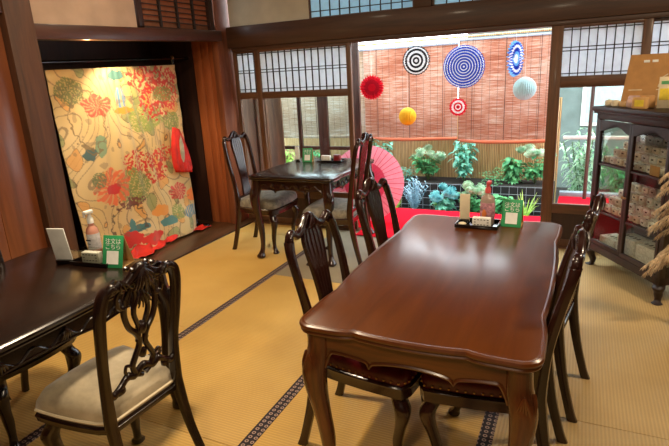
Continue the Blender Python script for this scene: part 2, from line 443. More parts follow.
b = B(); box2(b, 1.75, 2.6, WY-.02, WY+.03, 0, KB); struct('wall_back', b, M['plaster'])
b = B(); box2(b, LX+.02, 2.6, WY-.06, WY+.1, -.06, .006, .003); struct('trim_10', b, M['sashx'])       # threshold

# ------------------------------------------------------------------ veranda and garden
EY = 5.34
b = B(); box2(b, -4.4, 2.6, WY+.1, EY, -.08, .004); box2(b, -.17, 2.6, EY, 6.35, -.08, .004); struct('floor', b, M['platform'])
b = B(); box2(b, -4.0, 2.5, WY+.04, EY+.004, .006, .013, .002); box2(b, -1.86, -.26, 4.3, WY+.045, .006, .013, .002); box2(b, -.16, 2.5, EY, 6.3, .006, .013, .002)
tag(finish(b, 'felt_carpet', M['felt']), 'bright red felt laid over the veranda boards and the sill of the open window', 'carpet')
b = B(); box2(b, -.16, 2.5, 6.28, 6.38, -.02, .06, .004); struct('trim_11', b, M['greylight'])
b = B(); box2(b, -5.5, 4.5, EY, 9.5, -.5, -.3); struct('ground', b, M['soil'])
r = sroot('window_4', (0, 0, 0))         # outer sliding door pushed to the left
OY = 5.3
b = B(); box2(b, -2.255, -2.165, OY-.02, OY+.02, -.01, 1.95, .004)
for x, w_ in ((-2.94, .04), (-2.68, .12)): box2(b, x, x+w_, OY-.02, OY+.02, -.01, 1.95, .004)
struct('stile', b, M['outdark'], r)
b = B(); box2(b, -3.6, -2.25, OY-.016, OY+.016, .66, .70, .003); box2(b, -2.7, -2.25, OY-.016, OY+.016, 1.375, 1.4, .003); box2(b, -3.6, -2.25, OY-.016, OY+.016, -.01, .08, .003)
struct('rail', b, M['outdark'], r)
b = B(); box2(b, -3.15, -2.25, OY-.002, OY+.002, .08, 1.95); struct('pane', b, M['glass'], r)
b = B()
for i, (w, d) in enumerate([(.2, 0), (.15, .015), (.19, 0), (.13, .02), (.17, .005), (.12, .02), (.16, 0)]):
    x = -4.3+i*.18; box2(b, x, x+.176, OY-.2+d, OY-.17+d, 0, 1.95, .003)
struct('wall_outer', b, M['plankout'])
# blinds
BY = 6.2
def blind(x0, x1, zt, zb, m, lab, dy=0, hem='blindedge'):
    root = empty('reed_blind', ((x0+x1)/2, BY+dy, zb), 0, lab, 'blind', 'reed blinds hanging over the garden')
    w = (x1-x0)/2; b = B(); n = 30
    for i in range(n):
        za = (zt-zb)*i/n; zc = (zt-zb)*(i+1)/n
        box2(b, -w, w, -.003+.004*math.sin(i*.9), .003+.004*math.sin(i*.9), za, zc)
    finish(b, 'reed_sheet', m, root)
    b = B(); sweep(b, [(-w, -.01, 0, .014, .02), (-w*.3, -.01, -.014, .014, .022), (w*.4, -.01, -.008, .014, .022), (w, -.01, .002, .014, .02)], (0, 1, 0), (0, 0, 1), 10)
    finish(b, 'bottom_roll', M[hem], root)
    b = B(); box2(b, -w, w, -.012, .012, zt-zb-.01, zt-zb+.015, .003); finish(b, 'top_batten', M['greylight'], root)
    for s in (-.7, 0, .7): b = B(); tube(b, [(s*w, -.012, 0), (s*w, -.012, zt-zb)], .003, 5); finish(b, 'pull_cord', M['outdark'], root)
M['blindedge'] = wood('orange_hem', (150, 62, 34), (206, 112, 70), 'x', .6, 0)
blind(-3.95, -2.42, 1.745, .70, M['blindgrey'], 'greyish reed blind farthest left, seen through the glazed sliding door', .05, 'blindgrey')
blind(-2.47, -1.31, 1.745, .675, M['blind'], 'reed blind behind the black and white paper fan, left of the open window')
blind(-1.30, -.27, 1.775, .65, M['blind'], 'orange reed blind behind the large blue paper fan')
b = B(); tube(b, [(-4.2, BY, 1.79), (.1, BY, 1.82)], .012, 8); tag(finish(b, 'bamboo_pole', M['bamboo']), 'thin pole carrying the reed blinds along the top', 'pole')
for x in (-4.2, .1):
    b = B(); tube(b, [(x, BY, -.3), (x, BY, 1.83)], .02, 8); tag(finish(b, 'blind_post', M['outdark']), 'dark post holding the %s end of the blind pole' % ('left' if x < -1 else 'right'), 'post')
b = B(); box2(b, -4.6, -.2, 6.5, 6.53, -.3, 1.1); fr = finish(b, 'bamboo_fence', M['bamboo'])
tag(fr, 'upright split bamboo fence at the back of the garden bed', 'fence')
# planter
pr = empty('raised_planter', (0, 0, -.3), 0, 'long black raised planter with pale wire grid front', 'planter')
b = B(); box2(b, -4.2, -.22, 5.98, 6.44, 0, .455, .004); finish(b, 'planter_box', M['matteblack'], pr)
b = B()
for i in range(45): x = -4.2+i*.0905; box2(b, x-.0018, x+.0018, 5.968, 5.974, 0, .47)
for z in (.1, .2, .29, .38, .468): box2(b, -4.2, -.22, 5.964, 5.970, z-.0018, z+.0018)
finish(b, 'wire_grid', M['greylight'], pr)
b = B(); box2(b, -4.18, -.24, 6.0, 6.42, .44, .46); finish(b, 'soil_bed', M['soil'], pr)

def leaf(bm, p, d, L, w, droop=.3, mi=0, up=V((0, 0, 1))):
    d = V(d).normalized(); s = d.cross(up)
    s = s.normalized() if s.length > 1e-3 else V((1, 0, 0))
    nrm = s.cross(d); prev = None; p = V(p)
    for i in range(5):
        t = i/4; ww = w*math.sin(PI*(.08+.9*t))**.8 if i < 4 else .001
        c = p+d*(L*t)-up*(droop*L*t*t)
        cur = [bm.verts.new(c-s*ww+nrm*(ww*.25)), bm.verts.new(c), bm.verts.new(c+s*ww+nrm*(ww*.25))]
        if prev:
            for k in (0, 1): bm.faces.new((prev[k], prev[k+1], cur[k+1], cur[k])).material_index = mi
        prev = cur
def plant(kind, loc, h, spread, seed, lab, cat='plant', mats=None, name=None):
    R = random.Random(seed); root = empty(name or kind, loc, R.uniform(0, 6), lab, cat)
    b = B(); st = B(); fl = B(); heads = False
    if kind == 'hydrangea':
        for i in range(12):
            a = R.uniform(0, 2*PI); rr = spread*math.sqrt(R.random())*.8; zz = h*R.uniform(.45, .9)
            tip = V((rr*math.cos(a), rr*math.sin(a), zz)); tube(st, [(0, 0, 0), tip*.5+V((0, 0, .03)), tip], .003, 5)
            for k in range(16):
                aa = R.uniform(0, 2*PI); q = tip*R.uniform(.4, .98)
                leaf(b, q, (math.cos(aa), math.sin(aa), R.uniform(-.1, .6)), R.uniform(.06, .1), R.uniform(.018, .03), .4)
        for i in range(9):
            a = i*2.4; rr = spread*(.25+.6*R.random()); zz = h*R.uniform(.75, 1.05)
            c = V((rr*math.cos(a), rr*math.sin(a), zz)); rad = R.uniform(.045, .066)
            blob(fl, c, (rad*.9, rad*.9, rad*.7), 2, .15)
            for k in range(46):
                d = V((R.gauss(0, 1), R.gauss(0, 1), abs(R.gauss(0, 1)))).normalized()
                q = c+V((d.x*rad, d.y*rad, d.z*rad*.8)); s = d.orthogonal().normalized(); leaf(fl, q-s*.008, s+d*.2, .019, .0085, -.2)
        heads = True
    elif kind == 'leafy_shrub':
        for i in range(15):
            a = R.uniform(0, 2*PI); tip = V((spread*.8*math.cos(a)*R.random(), spread*.5*math.sin(a)*R.random(), h*R.uniform(.5, 1)))
            tube(st, [(0, 0, 0), tip*.5, tip], .004, 5)
            for k in range(13):
                t = .25+.75*k/12; aa = k*2.4+i; leaf(b, tip*t, (math.cos(aa), math.sin(aa), R.uniform(0, .5)), R.uniform(.07, .12), R.uniform(.02, .033), .6)
    elif kind == 'grass_clump':
        for i in range(46):
            a = R.uniform(0, 2*PI); leaf(b, (0.01*math.cos(a), .01*math.sin(a), 0), (math.cos(a)*.45, math.sin(a)*.45, 1.1), h*R.uniform(.7, 1.1), .006, R.uniform(.1, .5))
    elif kind == 'lavender':
        for i in range(34):
            a = R.uniform(0, 2*PI); k = R.random(); tip = V((spread*k*math.cos(a), spread*k*math.sin(a), h*R.uniform(.6, 1)))
            tube(st, [(0, 0, 0), tip*.5+V((0, 0, .02)), tip], .002, 4)
            for q in range(16):
                t = .2+.8*q/15; aa = q*2.2; leaf(b, tip*t, (math.cos(aa), math.sin(aa), .8), .036, .009, .1)
    elif kind == 'creeper':
        for i in range(150):
            a = R.uniform(0, 2*PI); q = V((spread*R.uniform(-1, 1), R.uniform(-.1, .1), h*R.random())); leaf(b, q, (math.cos(a), math.sin(a), .3), .035, .013, .4)
    mats = mats or ('leaf', 'stem', 'bloomteal')
    finish(b, 'foliage', M[mats[0]], root)
    if len(st.verts): finish(st, 'stem', M[mats[1]], root)
    else: st.free()
    if heads: finish(fl, 'blossom', M[mats[2]], root)
    else: fl.free()
    return root
Z1 = .16; Z0 = -.3
b = B(); box2(b, -4.2, -.2, EY+.02, 5.96, -.3, -.14); struct('ground', b, M['soil']); Z0 = -.14
up = [  # on the planter
 ('leafy_shrub', -2.30, .52, .30, 'bushy green shrub on the planter right above the pink parasol', ('leafteal', 'stem')),
 ('hydrangea', -1.66, .36, .27, 'pale green hydrangea on the planter beneath the yellow paper ball', ('leaf', 'stem', 'leafpale')),
 ('leafy_shrub', -1.22, .56, .32, 'tall leafy teal shrub on the planter under the red pinwheel fan', ('leafteal', 'stem')),
 ('creeper', -.85, .16, .34, 'low creeping greenery along the planter edge mid-window', ('leaf', 'stem')),
 ('leafy_shrub', -.66, .30, .16, 'thin leafy shoots on the planter between creeper and right hydrangea', ('leaf', 'stem')),
 ('creeper', -1.95, .14, .2, 'low creeping greenery along the planter edge right of the parasol', ('leafteal', 'stem')),
 ('hydrangea', -.42, .38, .24, 'white-headed hydrangea on the planter beside the right window stile', ('leaf', 'stem', 'leafpale')),
 ('leafy_shrub', -3.1, .36, .25, 'green shrub on the planter seen through the glazed door, over the small far table', ('leaf', 'stem')),
 ('leafy_shrub', -3.7, .36, .25, 'green shrub at the far left end of the planter', ('leafyellow', 'stem'))]
for i, (k, x, h, s, lab, mt) in enumerate(up): plant(k, (x, 6.2, Z1), h, s, i+1, lab, mats=mt, name={'creeper': 'creeping_plant'}.get(k))
dn = [
 ('grass_clump', -1.92, .28, .1, 'yellow-green grassy plant just right of the pink parasol rim', ('leafyellow', 'stem')),
 ('lavender', -1.70, .40, .18, 'silvery blue feathery plant between grass tuft and teal hydrangea', ('bloomblue', 'bloomblue')),
 ('hydrangea', -1.33, .31, .2, 'teal blue hydrangea low in the bed, left of the main tray items', ('leafteal', 'stem', 'bloomteal')),
 ('grass_clump', -1.40, .26, .05, 'upright bright grass blades in front of the teal hydrangea', ('leafyellow', 'stem')),
 ('hydrangea', -.98, .36, .22, 'pale green hydrangea low in the bed behind the bottle on the main table', ('leaf', 'stem', 'leafpale')),
 ('leafy_shrub', -.76, .26, .2, 'small leafy plant low in the bed behind the green sign of the main table', ('leaf', 'stem')),
 ('grass_clump', -.47, .40, .1, 'tall yellow-green grass blades beside the right window stile', ('leafyellow', 'stem')),
 ('leafy_shrub', -2.4, .3, .25, 'low green plant in the bed behind the pink parasol', ('leafteal', 'stem')),
 ('leafy_shrub', -3.1, .3, .2, 'low green plant in the bed outside the glazed sliding door', ('leafyellow', 'stem'))]
for i, (k, x, h, s, lab, mt) in enumerate(dn): plant(k, (x, 5.62+.1*(i % 2), Z0), h, s, 20+i, lab, mats=mt)
# far greenery and neighbouring house on the right
for i, (x, y, h, s, lab) in enumerate([(.08, 6.8, 1.0, .42, 'loose green bush outside the right-hand glass, nearest the stile'), (.55, 7.0, .8, .4, 'green bush outside the right-hand glass behind the cabinet'), (1.3, 7.1, .8, .4, 'green bush outside at the far right')]):
    R = random.Random(60+i); root = empty('garden_bush', (x, y, -.3), 0, lab, 'bush'); b = B(); st = B()
    for k in range(9):
        a = R.uniform(0, 2*PI); tip = V((s*math.cos(a)*R.random(), s*.6*math.sin(a)*R.random(), h*R.uniform(.6, 1.1))); tube(st, [(0, 0, 0), tip*.5, tip], .006, 5)
        for q in range(46):
            t = .2+.8*q/45; aa = q*2.4; leaf(b, tip*t+V((R.gauss(0, .06), R.gauss(0, .05), 0)), (math.cos(aa), math.sin(aa), R.uniform(-.2, .6)), R.uniform(.08, .15), .014, .7)
    finish(b, 'foliage', M[['leafpale', 'leaf', 'leaf'][i]], root); finish(st, 'stem', M['stem'], root)
r = empty('neighbour_house', (0, 8.2, -.3), 0, 'pale neighbouring house with a white framed window seen through the right-hand glass', 'building')
b = B(); box2(b, -1.6, 3.5, 0, .3, 0, 2.6); finish(b, 'wall', plain('grey_render', (112, 124, 120), .9, var=.1, scale=4), r)
for x in (.0, 1.2):
    b = B(); box2(b, x, x+.6, -.03, .01, .9, 1.62, .01); w = finish(b, 'window', M['white'], r); b = B(); box2(b, x+.05, x+.55, -.035, -.02, .95, 1.57); finish(b, 'pane', plain('pale_pane', (176, 196, 196), .15), w)
b = B(); prism(b, [(-.7, 2.55), (.5, 3.0), (.5, 3.05), (-.75, 2.6)], 'x', -1.8, 3.6); finish(b, 'roof', plain('roof_grey', (90, 96, 100), .8), r)
r = empty('veranda_railing', (0, 6.33, 0), 0, 'pale rail across the veranda end outside the right-hand glass', 'railing')
b = B(); box2(b, -.16, 2.5, -.015, .015, .655, .69, .004); finish(b, 'top_rail', M['white'], r)
b = B(); box2(b, .72, .76, -.015, .015, -.01, 1.9, .004); finish(b, 'post', M['outdark'], r)

# ------------------------------------------------------------------ paper decorations
PY_ = 4.95
def plaincol(n, c): return plain(n, c, .8, trans=.25)
M['p_blue'] = plaincol('paper_blue', (38, 70, 176)); M['p_white'] = plaincol('paper_white', (232, 232, 232)); M['p_red'] = plaincol('paper_red', (216, 22, 50))
M['p_red2'] = plaincol('paper_red_dark', (186, 16, 44)); M['p_black'] = plaincol('paper_black', (28, 26, 30)); M['p_yellow'] = plaincol('paper_yellow', (240, 196, 40)); M['p_aqua'] = plaincol('paper_aqua', (200, 230, 232)); M['p_sky'] = plaincol('paper_sky', (120, 180, 220))
def pleated(name, c, R, cols, lab, pleats=36, rings=None, yaw=0, scal=.03, thick=.02, hang=KB):
    """folded paper rosette: rings of (radius fraction, material) on radial pleats"""
    root = empty(name, (c[0], c[1], c[2]), yaw, lab, 'paper decoration', 'paper decorations hanging in the window')
    mats = []; b = B(); n = pleats*2; rr = [0]+[q[0] for q in rings]
    for q in rings:
        if M[q[1]] not in mats: mats.append(M[q[1]])
    vr = []
    for j, f in enumerate(rr):
        row = []
        for k in range(n):
            a = 2*PI*k/n; amp = thick*.5*min(1, f*1.5)*(1 if k % 2 else -1)
            ro = R*f*(1-(scal if (k % 2 == 0 and f > .9) else 0)); row.append(b.verts.new((ro*math.cos(a), amp, ro*math.sin(a))))
        vr.append(row)
    for j in range(1, len(rr)):
        mi = mats.index(M[rings[j-1][1]])
        for k in range(n):
            f = [vr[j-1][k], vr[j-1][(k+1) % n], vr[j][(k+1) % n], vr[j][k]]
            try: b.faces.new(f).material_index = mi
            except ValueError: pass
    bmesh.ops.solidify(b, geom=b.faces[:], thickness=.0015)
    finish(b, 'paper_disc', mats, root, smooth=False)
    b = B(); tube(b, [(0, 0, R*.9), (0, 0, hang-c[2])], .0012, 5); finish(b, 'hanging_thread', M['white'], root)
    return root
pleated('paper_fan', (-1.44, PY_, 1.565), .135, None, 'black and white ringed paper fan hanging high in the window', 30,
        [(.12, 'p_white'), (.24, 'p_black'), (.36, 'p_white'), (.5, 'p_black'), (.66, 'p_white'), (.8, 'p_black'), (.9, 'p_white'), (1.0, 'p_black')], scal=.06)
pleated('paper_fan', (-.995, PY_, 1.487), .19, None, 'largest paper fan, blue with fine white rings, hanging centre window', 44,
        [(.05, 'p_white')]+[(.05+.95*(i+1)/22, 'p_blue' if i % 3 != 2 else 'p_white') for i in range(22)])
pleated('paper_fan', (-1.04, PY_-.01, 1.13), .085, None, 'small red pinwheel fan with white ring below the largest blue fan', 16,
        [(.2, 'p_red'), (.32, 'p_white'), (.5, 'p_red'), (.72, 'p_white'), (1.0, 'p_red')], scal=.12, hang=1.32)
pleated('paper_fan', (-.548, PY_, 1.53), .155, None, 'narrow blue and white fan turned almost edge-on beside the large blue fan', 26,
        [(.25, 'p_white'), (.4, 'p_sky'), (.6, 'p_blue'), (.75, 'p_white'), (.88, 'p_blue'), (1.0, 'p_sky')], yaw=math.radians(72), scal=.09, thick=.035)
# honeycomb balls
def paper_ball(c, R, m, lab, yaw=0, spiky=0):
    root = empty('paper_ball', c, 0, lab, 'paper decoration', 'paper decorations hanging in the window'); b = B(); n = 32
    for k in range(n):
        a = 2*PI*k/n; P = []
        for j in range(15):
            t = -PI/2+PI*j/14; rr = R*(1+(spiky*(.5 if j % 2 else -.5))); P.append((rr*math.cos(t), rr*math.sin(t)))
        nx, ny = math.cos(a), math.sin(a); vs = [b.verts.new((nx*p, ny*p, q)) for p, q in P]
        a2 = a+PI/n; vs2 = [b.verts.new((math.cos(a2)*p*.94, math.sin(a2)*p*.94, q)) for p, q in P]; a3 = a+2*PI/n
        vs3 = [b.verts.new((math.cos(a3)*p, math.sin(a3)*p, q)) for p, q in P]
        for j in range(14): b.faces.new((vs[j], vs2[j], vs2[j+1], vs[j+1])); b.faces.new((vs2[j], vs3[j], vs3[j+1], vs2[j+1]))
    finish(b, 'honeycomb', m, root, smooth=False)
    b = B(); tube(b, [(0, 0, R*.95), (0, 0, KB-c[2])], .0012, 5); finish(b, 'hanging_thread', M['white'], root)
paper_ball((-1.53, PY_, 1.05), .085, M['p_yellow'], 'yellow honeycomb paper ball hanging low under the ringed fan')
paper_ball((-.455, PY_-.09, 1.278), .097, M['p_aqua'], 'pale aqua paper ball hanging below the edge-on fan')
pleated('paper_fan', (-1.90, PY_+.02, 1.335), .125, None, 'plain red serrated paper fan partly behind the dark sash at left', 28, [(.3, 'p_red'), (.6, 'p_red2'), (1.0, 'p_red')], yaw=math.radians(18), scal=.16, thick=.04)

# parasol
root = empty('paper_parasol', (-1.93, 4.80, .40), 0, 'open pink paper parasol propped on the red felt behind the small table chair', 'parasol')
rotm = Matrix.Rotation(math.radians(10), 3, 'Z') @ Matrix.Rotation(math.radians(78), 3, 'X')
M['par1'] = plaincol('parasol_pink', (214, 58, 92)); M['par2'] = plaincol('parasol_pale', (234, 144, 164)); M['par3'] = plaincol('parasol_red', (214, 36, 70))
b = B(); n = 40; RR = .385; rows = [(.04, 0), (.3, 0), (.55, 0), (.72, 1), (.93, 1), (1.0, 1)]; vr = []
for f, mi in rows: vr.append([b.verts.new(rotm @ V((RR*f*math.cos(2*PI*k/n), RR*f*math.sin(2*PI*k/n), .12*(1-f)+(.005 if k % 2 else 0)-.12*(f**3)*.2))) for k in range(n)])
for j in range(1, len(rows)):
    for k in range(n): b.faces.new((vr[j-1][k], vr[j-1][(k+1) % n], vr[j][(k+1) % n], vr[j][k])).material_index = rows[j][1]
bmesh.ops.solidify(b, geom=b.faces[:], thickness=.001)
finish(b, 'canopy', [M['par1'], M['par2']], root, smooth=False)
b = B()
for k in range(0, n, 1): a = 2*PI*(k+.0)/n; tube(b, [rotm @ V((.03*math.cos(a), .03*math.sin(a), .122)), rotm @ V((RR*.55*math.cos(a), RR*.55*math.sin(a), .12*.45+.006)), rotm @ V((RR*math.cos(a), RR*math.sin(a), -.018))], .0025, 4)
finish(b, 'rib', M['par3'], root)['kind'] = 'stuff'
b = B(); tube(b, [rotm @ V((0, 0, .14)), rotm @ V((0, 0, -.3))], .012, 8); finish(b, 'shaft', M['black'], root)
b = B(); tube(b, [rotm @ V((0, 0, .11)), rotm @ V((0, 0, .15))], .03, 12); finish(b, 'cap', M['p_black'], root)

# ------------------------------------------------------------------ tables
def rect_scallop(hx, hy, amp=.018, rc=.062, nx=(.2, .8)):
    """outline (counter-clockwise) of a table top with lobed corners and serpentine sides"""
    pts = []
    def side(p, q, nrm, L):
        N = 36; k = .17*1.0 if L > 1 else .21
        for i in range(N+1):
            t = i/N; s = t if t < .5 else 1-t
            if s < k: d = -amp*.55*(s/k)**4
            else: d = -amp*1.0+amp*1.05*math.sin((s-k)/(.5-k)*PI/2)**.6
            pts.append((p[0]+(q[0]-p[0])*t+nrm[0]*d, p[1]+(q[1]-p[1])*t+nrm[1]*d))
    def corner(cx, cy, a0):
        for i in range(1, 8): a = a0+PI/2*i/8; pts.append((cx+rc*math.cos(a), cy+rc*math.sin(a)))
    side((-hx+rc, -hy), (hx-rc, -hy), (0, -1), 2*hx); corner(hx-rc, -hy+rc, -PI/2)
    side((hx, -hy+rc), (hx, hy-rc), (1, 0), 2*hy); corner(hx-rc, hy-rc, 0)
    side((hx-rc, hy), (-hx+rc, hy), (0, 1), 2*hx); corner(-hx+rc, hy-rc, PI/2)
    side((-hx, hy-rc), (-hx, -hy+rc), (-1, 0), 2*hy); corner(-hx+rc, -hy+rc, PI)
    return pts
def layered(bm, pts, layers):
    n = len(pts); P = [V((x, y, 0)) for x, y in pts]; N = []
    for i in range(n):
        d = (P[(i+1) % n]-P[i-1]); N.append(V((d.y, -d.x, 0)).normalized() if d.length else V((0, 0, 0)))
    rings = [[bm.verts.new((P[i]+N[i]*o)+V((0, 0, z))) for i in range(n)] for o, z in layers]
    for a, b in zip(rings, rings[1:]):
        for k in range(n): bm.faces.new((a[k], a[(k+1) % n], b[(k+1) % n], b[k]))
    bm.faces.new(rings[0][::-1]); bm.faces.new(rings[-1])
def cabriole(bm, h, sx, sy, top=.036, out=.03, ank=.016, foot=.03, ball=True):
    """leg at the origin, knee bulging toward (sx,sy), feet out"""
    d = V((sx, sy, 0)).normalized() if (sx or sy) else V((0, 0, 0))
    R = []
    for z, o, r in ((1.0, 0, top), (.9, .15, top*1.05), (.8, out*.9/out, top*1.12), (.7, .9, top*1.0), (.55, .35, top*.78), (.38, -.25, ank*1.3), (.22, -.35, ank), (.12, -.1, ank*1.02), (.07, .35, ank*1.25), (.035, .65, foot), (.012, .6, foot*.95), (0, .5, foot*.7)):
        q = d*(o*out); R.append((q.x, q.y, z*h, r, r))
    sweep(bm, R, n=12, e=.75, sm=4)
def carving(bm, c, w, h, dirv, seed=1, n=5):
    """little acanthus: overlapping curled leaves in relief"""
    d = V(dirv).normalized(); s = V((-d.y, d.x, 0)); c = V(c)
    for i in range(n):
        t = (i/(n-1)-.5) if n > 1 else 0
        P = [c+V((0, 0, h*.45)), c+s*(w*t*.8)+V((0, 0, h*.1))+d*.006, c+s*(w*t*1.2)+V((0, 0, -h*.25))+d*.004, c+s*(w*t*1.5)+V((0, 0, -h*(.5-.25*abs(t))))]
        tube(bm, P, .0055, 6, taper=.4, sm=3)
def apron_outline(L, zt, zb, lobes=True):
    """long strip with a scalloped lower edge, symmetric"""
    N = 96; low = []
    for i in range(N+1):
        t = i/N; s = abs(t-.5)*2          # 0 centre .. 1 ends
        if s > .9: z = zb+.012-.06*((s-.9)/.1)**1.6
        elif s > .46: z = zb-.008+.02*math.sin((s-.46)/.44*PI/2)**.6
        else: z = zb-.012+.022*math.sin((.46-s)/.92*PI)**.55*(1-.0*s)
        low.append((-L/2+L*t, z-.010*math.exp(-((s-.46)/.018)**2)))
    return [(-L/2, zt)]+low+[(L/2, zt)]
def strip(bm, ol, fn):
    top = ol[0][1]; rows = []
    for u, w in ol[1:-1]: rows.append([bm.verts.new(fn(u, h, z)) for h, z in ((-1, top), (-1, w), (1, w), (1, top))])
    for a, q in zip(rows, rows[1:]):
        for k in range(4): bm.faces.new((a[k], a[(k+1) % 4], q[(k+1) % 4], q[k]))
    bm.faces.new(rows[0]); bm.faces.new(rows[-1][::-1])
def table(loc, hx, hy, z, label, cat, mats, group=None, legtop=.036, carve=True, lx=.055, trim=True, brass=False):
    root = empty('dining_table', loc, 0, label, cat, group)
    b = B(); layered(b, rect_scallop(hx, hy), [(-.016, z-.034), (-.004, z-.032), (-.002, z-.027), (-.007, z-.022), (0, z-.018), (.002, z-.011), (-.001, z-.004), (-.008, z-.0005), (-.014, z-.001), (-.016, z)])
    finish(b, 'tabletop', M[mats[0]], root, angle=30)
    zt = z-.034; ax, ay = hx-.055, hy-.055
    for s in (-1, 1):
        b = B(); strip(b, apron_outline(2*ax-.06, zt, zt-.082), lambda u, h, z: (u, s*ay+h*.012, z))
        ol = apron_outline(2*ax-.06, zt, zt-.082)[1:-1]; tube(b, [(u, s*(ay+.012), w) for u, w in ol], .006, 6)
        a = finish(b, 'apron', M[mats[1]], root)
        if carve:
            b = B()
            for k in (-.3, -.12, .12, .3): carving(b, (k*2*ax*.8, s*(ay+.014), zt-.05), .03, .05, (0, s, 0), n=5)
            tube(b, [(ax*(-.8+1.6*i/40), s*(ay+.014), zt-.05+.016*math.sin(i*.9)) for i in range(41)], .004, 6)
            finish(b, 'carved_scroll', M[mats[1]], a)
        b = B(); strip(b, apron_outline(2*ay-.06, zt, zt-.082), lambda u, h, z: (s*ax+h*.012, u, z))
        tube(b, [(s*(ax+.012), u, w) for u, w in apron_outline(2*ay-.06, zt, zt-.082)[1:-1]], .006, 6)
        a = finish(b, 'apron', M[mats[1]], root)
        if carve:
            b = B(); tube(b, [(s*(ax+.014), ay*(-.85+1.7*i/60), zt-.055+.016*math.sin(i*.9)) for i in range(61)], .004, 6)
            for k in (-.6, -.2, .2, .6): carving(b, (s*(ax+.014), k*ay, zt-.05), .035, .05, (s, 0, 0), n=5)
            finish(b, 'carved_scroll', M[mats[1]], a)
    for sx in (-1, 1):
        for sy in (-1, 1):
            b = B(); cabriole(b, zt-.002, sx, sy, legtop, .026, .019, .034)
            bmesh.ops.translate(b, verts=b.verts, vec=(sx*(hx-.062), sy*(hy-.062), 0))
            l = finish(b, 'leg', M[mats[2]], root)
            b = B(); q = .034*.72
            for dd in ((0, sy), (sx, 0)): carving(b, (sx*(hx-.062)+sx*.02+dd[0]*.024, sy*(hy-.062)+sy*.02+dd[1]*.024, zt*.82), .034, .09, (dd[0], dd[1], 0), n=5)
            finish(b, 'knee_carving', M[mats[2]], l)
    return root
T1 = table((-.416, 1.988, 0), .374, .695, .72, 'large reddish-brown dining table with scalloped edge in the foreground', 'table', ('tabletop', 'apron', 'tleg'), carve=False)
T2 = table((-2.06, 3.94, 0), .385, .49, .72, 'small dark carved table standing at the window wall', 'table', ('tabletop_dark', 'mahx', 'mah'))
T3 = table((-1.99, .975, 0), .412, .665, .72, 'nearly black carved dining table at the left edge', 'table', ('tabletop_dark', 'ebony', 'ebony'))

# ------------------------------------------------------------------ chairs (facing +x, back at -x)
def seat_outline(d, wf, wr, r=.05):
    P = []; N = 10
    F = d/2
    for i in range(N+1):       # front serpentine, left to right in y
        t = -1+2*i/N; P.append((F+.018*(1-t*t), t*(wf-r*.6)))
    P.append((F-.02, wf)); 
    for i in range(1, 8): t = i/8; P.append((F-.03-(d-.04)*t, wf+(wr-wf)*t+.008*math.sin(PI*t)))
    P.append((-d/2, wr-.01)); P.append((-d/2, -wr+.01))
    for i in range(1, 8): t = 1-i/8; P.append((F-.03-(d-.04)*t, -(wf+(wr-wf)*t+.008*math.sin(PI*t))))
    P.append((F-.02, -wf)); return P
def chair_base(root, sm, wm, d=.39, wf=.235, wr=.185, zs=.45, crown=.035, nails=True, piping=None, ank=.015, rail=.1):
    P = seat_outline(d, wf, wr); c = V((0, 0, 0))
    b = B(); layers = []
    n = len(P)
    rings = []
    for f, z in ((1.0, zs-.045), (1.012, zs-.02), (.985, zs+.004), (.9, zs+crown*.62), (.7, zs+crown*.9), (.4, zs+crown), (.1, zs+crown*1.02)):
        rings.append([b.verts.new((x*f, y*f, z)) for x, y in P])
    for a, q in zip(rings, rings[1:]):
        for k in range(n): b.faces.new((a[k], a[(k+1) % n], q[(k+1) % n], q[k]))
    b.faces.new(rings[0][::-1]); b.faces.new(rings[-1]); s = finish(b, 'seat', sm, root, angle=70)
    if nails:
        b = B(); per = [V((x, y, 0)) for x, y in P]; per.append(per[0]); L = 0; nx = 0
        for a, q in zip(per, per[1:]):
            seg = (q-a).length; 
            while nx <= L+seg and seg > 0:
                p = a.lerp(q, (nx-L)/seg); lathe(b, [(.0045, -.002), (.0048, .001), (.003, .0035)], (p.x*1.012, p.y*1.012, zs-.032), 6); nx += .028
            L += seg
        finish(b, 'nailhead_trim', M['brass'], s)['kind'] = 'stuff'
    if piping:
        b = B(); tube(b, [(x*1.014, y*1.014, zs-.03) for x, y in P], .006, 6, closed=True); finish(b, 'piping', piping, s)
    b = B(); layered(b, P, [(-.004, zs-rail), (.006, zs-rail+.005), (.008, zs-.06), (.012, zs-.05), (.006, zs-.043)])
    finish(b, 'seat_rail', wm, root, angle=50)
    for sy in (-1, 1):
        b = B(); cabriole(b, zs-.07, 1, sy*.8, .027, .03, ank, .026); bmesh.ops.translate(b, verts=b.verts, vec=(d/2-.045, sy*(wf-.04), 0))
        carving(b, (d/2-.045+.035, sy*(wf-.04)+sy*.01, zs-.15), .03, .06, (1, sy*.3, 0), n=3)
        finish(b, 'leg', wm, root)
def rear_post(bm, s, pts, n=10, e=.7): sweep(bm, [(x, s*y, z, a, bb) for x, y, z, a, bb in pts], n=n, e=e, sm=4)
